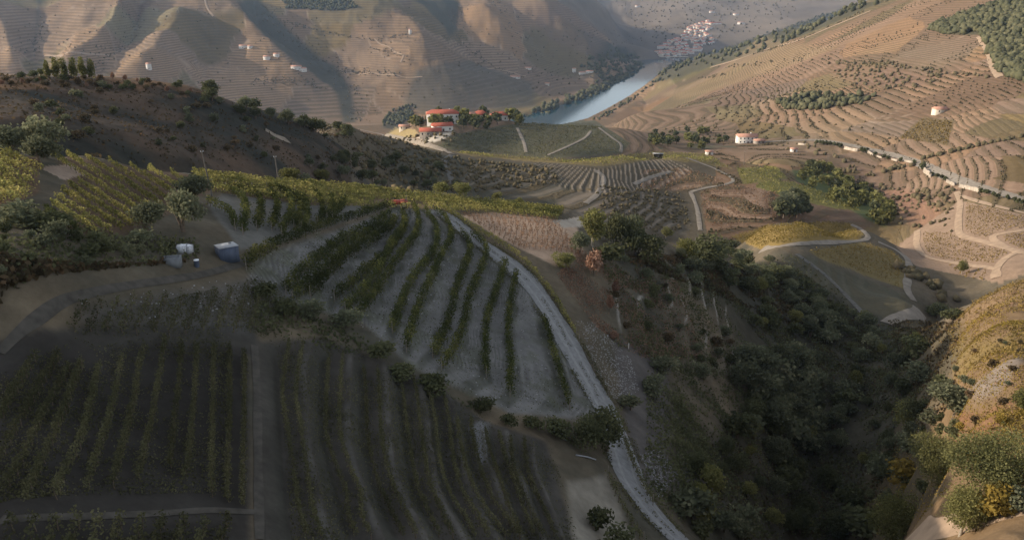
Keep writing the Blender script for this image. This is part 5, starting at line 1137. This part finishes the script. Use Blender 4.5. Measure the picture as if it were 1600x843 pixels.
house_at(692, 191, 0.10, 27, 12, 8, 3.0, W_WHITE, R_RED, "large white manor house with a long red roof on the knoll", hip=5, cols=7, rows=2, chimney=True, name="manor_house")
house_at(673, 192, 0.10, 7, 9, 7.5, 2.2, W_WHITE, R_PINK, "tall white gabled wing at the manor house's left end", cols=2, rows=2)
house_at(733, 184, -0.3, 11, 7, 3.2, 2.0, W_CREAM, R_PINK, "low outbuilding with faded roof between manor and red roofed cottages", cols=2)
house_at(751, 185, 0.2, 13, 10, 4.0, 3.4, W_CREAM, R_RED, "cottage with a steep red hipped roof on the knoll", hip=5, cols=3)
house_at(780, 187, 0.15, 15, 10, 4.6, 2.8, W_WHITE, R_RED, "white cottage under a red roof at the knoll's right end", hip=4, cols=3)
house_at(797, 183, 0.1, 12, 7, 3, 1.2, W_WHITE, R_PINK, "low pale shed right of the last red roofed cottage", cat="shed", cols=2, name="shed")
house_at(673, 211, 0.08, 17, 9, 3.6, 2.2, W_STONE, R_RED, "long lower barn with a bright red roof beside the yard", cat="barn", cols=4, name="barn")
house_at(691, 204, 0.35, 16, 8, 4.2, 2.2, W_WHITE, R_RED, "red roofed barn with white gable above the yard", cat="barn", cols=3, name="barn")
house_at(632, 202, 0.0, 9, 6, 3, 1.2, W_CREAM, R_PINK, "small pale hut above the lawn left of the estate", cat="hut", cols=2, name="hut")
house_at(1166, 223, 0.05, 18, 10, 6.4, 2.2, W_WHITE, R_PINK, "white two storey farmhouse beside the valley road", cols=5, rows=2, chimney=True, name="farmhouse")
house_at(1186, 224, 0.3, 9, 6, 3.0, 1.4, W_STONE, R_PINK, "stone outbuilding right of the white farmhouse", cat="shed", cols=2, name="shed")
house_at(1108, 241, 0.0, 6, 4, 2.6, 0.9, W_WHITE, R_PINK, "tiny white hut at the end of the yellow ridge", cat="hut", cols=1, name="hut")
house_at(1240, 237, 0.1, 5, 4, 2.6, 0.9, W_WHITE, R_PINK, "small hut under the valley road", cat="hut", cols=1, name="hut")
house_at(1468, 176, 0.1, 11, 7, 3.4, 1.8, W_CREAM, R_PINK, "small farmhouse among trees on the sunlit right hillside", cols=2)
# open shed on the ridge
x, y = hit(1028, 246); sh = link("shed", None, loc=(x, y, float(ground(x, y))), label="open fronted shed with grey metal roof on the yellow ridge", category="shed"); sh.rotation_euler = (0, 0, -0.15)
mb = MB(); mb.box((0, 2.4, -1), (8, 0.2, 4.2)); mb.box((-3.9, 0, -1), (0.2, 4.9, 4.2)); mb.box((3.9, 0, -1), (0.2, 4.9, 3.9)); link("wall", mb.mesh("wall", W_STONE), sh)
mb = MB(); mb.box((0, 0, 0), (9, 6, 0.15)); rf = link("roof", mb.mesh("roof", R_GREY), sh, (0, 0, 3.35)); rf.rotation_euler = (-0.14, 0, 0)
for px in (-3.8, 0, 3.8): link("post", POST, sh, (px, -2.5, 1.2))
# across the river
FARH = [(463, 108, 26, 12, 7, "white house on the far slope, left of a pair"), (472, 111, 22, 11, 7, "white house on the far slope, right of a pair"), (417, 92, 16, 10, 6, "small white house in the trees left of the far pair"), (432, 88, 14, 9, 6, "white house under the cypress left of the far pair"),
        (380, 75, 20, 11, 6, "white farmhouse at the foot of the far pale track"), (391, 75, 12, 9, 5, "small annex beside the far white farmhouse"), (233, 108, 10, 8, 12, "thin white tower on the shaded far slope"),
        (897, 113, 10, 9, 12, "tall white house above the river's far bank"), (910, 116, 22, 10, 6, "long white house above the river, left of a row"), (921, 114, 24, 10, 6, "white house above the river, right of a row"), (855, 133, 14, 9, 5, "pale house by the far terraces above the river"), (825, 108, 20, 9, 4, "long pale wall house beside the far track"),
        (641, 53, 8, 8, 12, "white tower house on the far shaded spur"), (805, 122, 30, 8, 4, "low pale barn beside the far riverside track"), (996, 11, 30, 16, 8, "white house high on the far brown hills"), (1112, 20, 28, 14, 8, "white house by the far upper road"), (1158, 38, 40, 18, 10, "pale building right of the town"), (1150, 24, 30, 16, 8, "white house above the town's right end")]
for u, v, w, d, h, lab in FARH: house_at(u, v, random.uniform(-0.4, 0.4), w, d, h, 2.4, W_WHITE, R_PINK, lab, cols=3, rows=1)
# the riverside town
TOWN = [(1024, 84), (1034, 70), (1050, 60), (1062, 62), (1075, 45), (1090, 38), (1112, 32), (1116, 42), (1100, 52), (1117, 62), (1112, 70), (1085, 84), (1058, 90), (1034, 92)]
tp = in_poly(165, TOWN); roots = []
for k, (x, y) in enumerate(tp):
    big = k < 4
    roots.append(house(x, y, random.uniform(-0.6, 0.6), random.uniform(60, 90) if big else random.uniform(11, 22), random.uniform(10, 15), random.uniform(6, 11), random.uniform(2, 4), W_WHITE if random.random() < 0.75 else W_CREAM, R_PINK if random.random() < 0.75 else R_RED,
          "%s in the riverside town" % ("long white building" if big else "white house"), group="houses of the riverside town", cols=3, rows=1, door=False))
ref = np.array(at_level(1050, 93))
for lab in {o["label"] for o in roots}:
    for k, o in enumerate(sorted([o for o in roots if o["label"] == lab], key=lambda o: (o.location.x - ref[0]) ** 2 + (o.location.y - ref[1]) ** 2)):
        o["label"] = lab + ", " + (ordinal(k) if k < 99 else "hundred and " + ordinal(k - 100) if k > 99 else "hundredth") + " nearest the bridge"
# bridge at the far end of the river
A, B = np.array(at_level(1040, 92.6)), np.array(at_level(1068, 92.6)); L_ = float(np.linalg.norm(B - A)); c = (A + B) / 2
br = link("bridge", None, loc=(c[0], c[1], 0), label="low pale road bridge at the far end of the river", category="bridge"); br.rotation_euler = (0, 0, math.atan2(B[1] - A[1], B[0] - A[0]))
mb = MB(); mb.box((0, 0, 9), (L_ + 40, 7, 1.6)); mb.box((0, -3.4, 10.6), (L_ + 40, 0.3, 1.0)); mb.box((0, 3.4, 10.6), (L_ + 40, 0.3, 1.0)); link("deck", mb.mesh("deck", W_CREAM), br)
for t in (-0.3, 0.0, 0.3):
    mb = MB(); mb.box((t * L_, 0, -8), (4, 6, 17)); link("pier", mb.mesh("pier", W_STONE), br)

# white walls holding up the valley road
M_WALL = material("whitewashed stone", (0.36, 0.30, 0.235), 0.95, 0.3, 0.5)
k = 0
for a, b, hp in (((1247, 226), (1259, 227), 4), ((1319, 233), (1340, 237), 7), ((1356, 239), (1364, 243), 6), ((1370, 245), (1378, 247), 4), ((1392, 249), (1402, 252), 4), ((1413, 252), (1426, 255), 4.5), ((1443, 268), (1454, 277), 10), ((1479, 284), (1491, 290), 6), ((1499, 292), (1530, 300), 7.5)):
    A, B = np.array(hit(*a)), np.array(hit(*b)); L_ = float(np.linalg.norm(B - A)); d = (B - A) / L_; n = max(3, int(L_ / 3)); H = 0.68 * hp * float(np.linalg.norm(A)) / FPX
    o3 = np.array([A[0], A[1], float(ground(*A))]); V = []; F = []
    for i, t in enumerate(np.linspace(0, 1, n)):
        p = A + (B - A) * t; q = np.array([-d[1], d[0]]) * 0.35; z = float(ground(*p))
        top = z + H * (0.9 + 0.12 * math.sin(i * 1.7 + k))
        for s_, zz in ((-1.6, z - 1.0), (-1, top), (1, top), (1.6, z - 1.0)): V.append((p[0] + q[0] * s_ - o3[0], p[1] + q[1] * s_ - o3[1], zz - o3[2]))
        if i:
            for j in range(3): F.append(((i - 1) * 4 + j, i * 4 + j, i * 4 + j + 1, (i - 1) * 4 + j + 1))
    F += [(0, 1, 2, 3), ((n - 1) * 4 + 3, (n - 1) * 4 + 2, (n - 1) * 4 + 1, (n - 1) * 4)]
    link("retaining_wall", mesh_from("retaining_wall", V, F, mat=M_WALL), None, tuple(o3), label="whitewashed wall segment under the valley road, %s from the left" % ORD[k], category="wall", group="white walls under the valley road"); k += 1

# ---------------------------------------------------------------- the small things on the near hill
M_BLUE = material("blue painted sheet steel", (0.07, 0.088, 0.13), 0.6, 0.12, 1.2, 0.3); M_LID = material("pale galvanised lid", (0.30, 0.31, 0.33), 0.5, 0.1, 2, 0.4)
M_PLASTIC = material("white plastic", (0.78, 0.80, 0.84), 0.4, 0.04, 2, 0.4); M_CAGE = material("galvanised bars", (0.30, 0.31, 0.33), 0.45, 0.1, 4, 0.5); M_CONC = material("damp concrete", (0.17, 0.18, 0.19), 0.9, 0.2, 2)
def place(name, u, v, rz, **props):
    x, y = hit(u, v); r = link(name, None, loc=(x, y, float(ground(x, y))), **props); r.rotation_euler = (0, 0, rz); return r
t = place("water_tank", 356, 404, math.radians(38), label="box shaped blue tank with a pale flat lid under the curved vine rows", category="tank"); t.scale = (0.86, 0.86, 0.82)
mb = MB(); mb.box((0, 0, -0.4), (2.7, 2.3, 2.5))
for q in (-0.9, 0, 0.9): mb.box((q, -1.16, -0.4), (0.06, 0.05, 2.46)); mb.box((q, 1.16, -0.4), (0.06, 0.05, 2.46))
for q in (-0.75, 0.75): mb.box((1.36, q, -0.4), (0.05, 0.06, 2.46)); mb.box((-1.36, q, -0.4), (0.05, 0.06, 2.46))
link("body", mb.mesh("body", M_BLUE), t)
mb = MB(); mb.box((0, 0, 2.1), (2.82, 2.42, 0.08)); lid = link("lid", mb.mesh("lid", M_LID), t); lid.location.z = 0.01
mb = MB(); mb.tube([(0.7, 0.5, 2.18), (0.7, 0.5, 2.32)], [0.25, 0.25], 10); link("hatch", mb.mesh("hatch", M_LID), lid)
for u, rz, lab in ((285.5, 0.25, "white plastic cage tank in the hollow, left of two"), (294, -0.35, "white plastic cage tank in the hollow, right of two")):
    t = place("cage_tank", u, 397, rz, label=lab, category="tank", group="white cage tanks")
    bm_ = MB(); bm_.box((0, 0, 0.18), (0.96, 0.86, 0.95)); bm_.box((0, 0, 0.24), (1.02, 0.80, 0.83)); bm_.tube([(0, 0, 1.12), (0, 0, 1.24)], [0.16, 0.15], 10); link("bottle", bm_.mesh("bottle", M_PLASTIC), t)
    mb = MB()
    for z in np.linspace(0.2, 1.14, 6):
        for s_ in (-1, 1): mb.box((0, s_ * 0.46, z), (1.08, 0.02, 0.025)); mb.box((s_ * 0.54, 0, z), (0.02, 0.94, 0.025))
    for q in np.linspace(-0.53, 0.53, 7):
        for s_ in (-1, 1): mb.box((q, s_ * 0.475, 0.16), (0.022, 0.02, 1.0))
    for q in np.linspace(-0.45, 0.45, 6):
        for s_ in (-1, 1): mb.box((s_ * 0.555, q, 0.16), (0.02, 0.022, 1.0))
    link("cage", mb.mesh("cage", M_CAGE), t)
    mb = MB(); [mb.box((0, q, 0), (1.1, 0.12, 0.16)) for q in (-0.42, 0, 0.42)]; link("pallet", mb.mesh("pallet", M_POST), t)
t = place("trough", 270, 413, 0.2, label="low dark concrete trough below the white cage tanks", category="trough")
mb = MB(); mb.box((0, -0.5, -0.3), (1.9, 0.14, 1.25)); mb.box((0, 0.5, -0.3), (1.9, 0.14, 1.25)); mb.box((-0.88, 0, -0.3), (0.14, 0.86, 1.25)); mb.box((0.88, 0, -0.3), (0.14, 0.86, 1.25)); mb.box((0, 0, -0.3), (1.6, 0.84, 0.4)); link("basin", mb.mesh("basin", M_CONC), t)
t = place("drum", 308, 417, 0, label="small white and blue drum between the trough and the blue tank", category="drum")
mb = MB(); mb.tube([(0, 0, 0), (0, 0, 0.25), (0, 0, 0.28), (0, 0, 0.6), (0, 0, 0.63), (0, 0, 0.85)], [0.27, 0.29, 0.31, 0.29, 0.31, 0.28], 12); link("body", mb.mesh("body", M_BLUE, False), t)
mb = MB(); mb.tube([(0, 0, 0.84), (0, 0, 0.93), (0, 0, 0.935)], [0.31, 0.30, 0.02], 12); link("lid", mb.mesh("lid", M_PLASTIC), t)
# poles
M_POLE = material("pole timber", (0.13, 0.115, 0.10), 0.9, 0.2, 3)
for u, v, hp, lean, lab in ((332, 309, 68, -0.10, "tall leaning wooden pole beside the olive trees"), (436, 288, 42, -0.05, "middle wooden pole on the ridge vineyard's crest"), (511, 291, 38, -0.02, "right hand wooden pole on the ridge vineyard's crest"), (1162, 260, 22, 0.0, "power pole in the valley below the white farmhouse")):
    x, y = hit(u, v); H = hp * math.hypot(math.hypot(x, y), EYE - float(ground(x, y))) / FPX * 1.04
    t = place("utility_pole", u, v, 0, label=lab, category="pole"); t.rotation_euler = (0, lean, 0)
    mb = MB(); mb.tube([(0, 0, -0.5), (0, 0, H * 0.5), (0, 0, H)], [0.15, 0.12, 0.09], 8); link("shaft", mb.mesh("shaft", M_POLE, True), t)
    for s_ in (0.35, -0.35):
        mb = MB(); mb.tube([(0, 0, H - 0.35), (s_ * 0.6, 0, H - 0.3), (s_ * 0.6, 0, H - 0.12)], [0.03, 0.03, 0.05], 6); link("insulator", mb.mesh("insulator", M_PLASTIC), t)
# tractor
M_RED = material("dusty red paint", (0.42, 0.075, 0.04), 0.5, 0.15, 2, 0.4); M_TYRE = material("tyre rubber", (0.03, 0.03, 0.03), 0.9, 0.1, 5); M_RIM = material("rim paint", (0.45, 0.40, 0.33), 0.6, 0.1, 4); M_BLACK = material("dark metal", (0.04, 0.04, 0.045), 0.6, 0.1, 4, 0.3)
t = place("tractor", 627, 324, math.radians(188), label="red tractor parked at the top of the stony slope", category="tractor")
mb = MB(); mb.box((1.05, 0, 0.75), (1.7, 0.72, 0.75)); mb.box((1.0, 0, 1.5), (1.5, 0.6, 0.08)); mb.box((1.92, 0, 0.8), (0.06, 0.62, 0.6)); mb.box((-0.4, 0, 0.7), (1.3, 0.9, 0.45)); link("bonnet", mb.mesh("bonnet", M_RED), t)
for s_ in (-1, 1):
    mb = MB(); mb.box((-0.6, s_ * 0.78, 1.38), (1.3, 0.42, 0.08)); mb.box((0.06, s_ * 0.78, 1.0), (0.08, 0.42, 0.42)); mb.box((-1.25, s_ * 0.78, 1.05), (0.08, 0.42, 0.36)); link("fender", mb.mesh("fender", M_RED), t)
    for wx, R_, wd in ((-0.6, 0.68, 0.40), (1.45, 0.42, 0.26)):
        P = [(wx, s_ * (0.80 - wd / 2), R_), (wx, s_ * (0.80 - wd / 2 + 0.05), R_), (wx, s_ * (0.80 + wd / 2 - 0.05), R_), (wx, s_ * (0.80 + wd / 2), R_)]
        mb = MB(); mb.tube(P, [R_ * 0.86, R_, R_, R_ * 0.86], 18); wh = link("wheel", mb.mesh("wheel", M_TYRE), t)
        mb = MB(); mb.tube([(wx, s_ * (0.80 - wd / 2 - 0.01), R_), (wx, s_ * (0.80 + wd / 2 + 0.02), R_), (wx, s_ * (0.80 + wd / 2 + 0.025), R_)], [R_ * 0.55, R_ * 0.55, 0.02], 14); link("rim", mb.mesh("rim", M_RIM), wh)
mb = MB(); mb.box((-0.65, 0, 1.15), (0.5, 0.5, 0.12)); mb.box((-0.92, 0, 1.2), (0.1, 0.5, 0.55)); link("seat", mb.mesh("seat", M_BLACK), t)
mb = MB(); mb.tube([(-1.15, -0.5, 0.9), (-1.15, -0.5, 2.5), (-1.15, 0.5, 2.5), (-1.15, 0.5, 0.9)], [0.05] * 4, 6); link("roll_bar", mb.mesh("roll_bar", M_BLACK), t)
mb = MB(); mb.tube([(1.3, 0.2, 1.5), (1.3, 0.2, 2.3)], [0.05, 0.04], 6); link("exhaust", mb.mesh("exhaust", M_BLACK), t)
mb = MB(); mb.tube([(0.1, 0, 1.2), (-0.15, 0, 1.55)], [0.03, 0.03], 5); mb.tube([(-0.15 + 0.0, 0.2 * math.cos(a), 1.55 + 0.2 * math.sin(a)) for a in np.linspace(0, 6.283, 13)], [0.02] * 13, 5); link("steering_wheel", mb.mesh("steering_wheel", M_BLACK), t)
# odds and ends
x, y = hit(918, 716); A = np.array(hit(900, 712)); B = np.array(hit(931, 719)); mb = MB(); o3 = np.array([x, y, float(ground(x, y))])
mb.tube([(A[0] - x, A[1] - y, float(ground(*A)) + 0.16 - o3[2]), (0.0, 0.1, 0.2), (B[0] - x, B[1] - y, float(ground(*B)) + 0.14 - o3[2])], [0.09, 0.09, 0.08], 7)
link("pipe", mb.mesh("pipe", M_LID), None, tuple(o3), label="pale pipe lying across the slope under the green roadside trees", category="pipe")
x, y = hit(982, 544); mb = MB(); mb.tube([(0, 0, -0.2), (0, 0, 0.9), (0, 0, 1.05)], [0.08, 0.08, 0.05], 7); link("marker_post", mb.mesh("marker_post", W_WHITE), None, (x, y, float(ground(x, y))), label="short white marker post on the bank right of the gravel road", category="post")

# ---------------------------------------------------------------- the air
hv = [(x, y, z) for z in (-24, 470) for y in (-6300, 6300) for x in (-6300, 6300)]
me = bpy.data.meshes.new("haze"); me.from_pydata(hv, [], [(0, 2, 3, 1), (4, 5, 7, 6), (0, 1, 5, 4), (1, 3, 7, 5), (3, 2, 6, 7), (2, 0, 4, 6)])
mh = bpy.data.materials.new("haze"); mh.use_nodes = True; nt = mh.node_tree
for n in list(nt.nodes):
    if n.type != 'OUTPUT_MATERIAL': nt.nodes.remove(n)
pv = nt.nodes.new("ShaderNodeVolumePrincipled"); pv.inputs["Density"].default_value = 3.5e-5; pv.inputs["Color"].default_value = (0.48, 0.68, 1.0, 1); pv.inputs["Anisotropy"].default_value = 0.2
nt.links.new(pv.outputs[0], nt.nodes["Material Output"].inputs["Volume"])
me.materials.append(mh)
link("haze", me, kind='stuff')
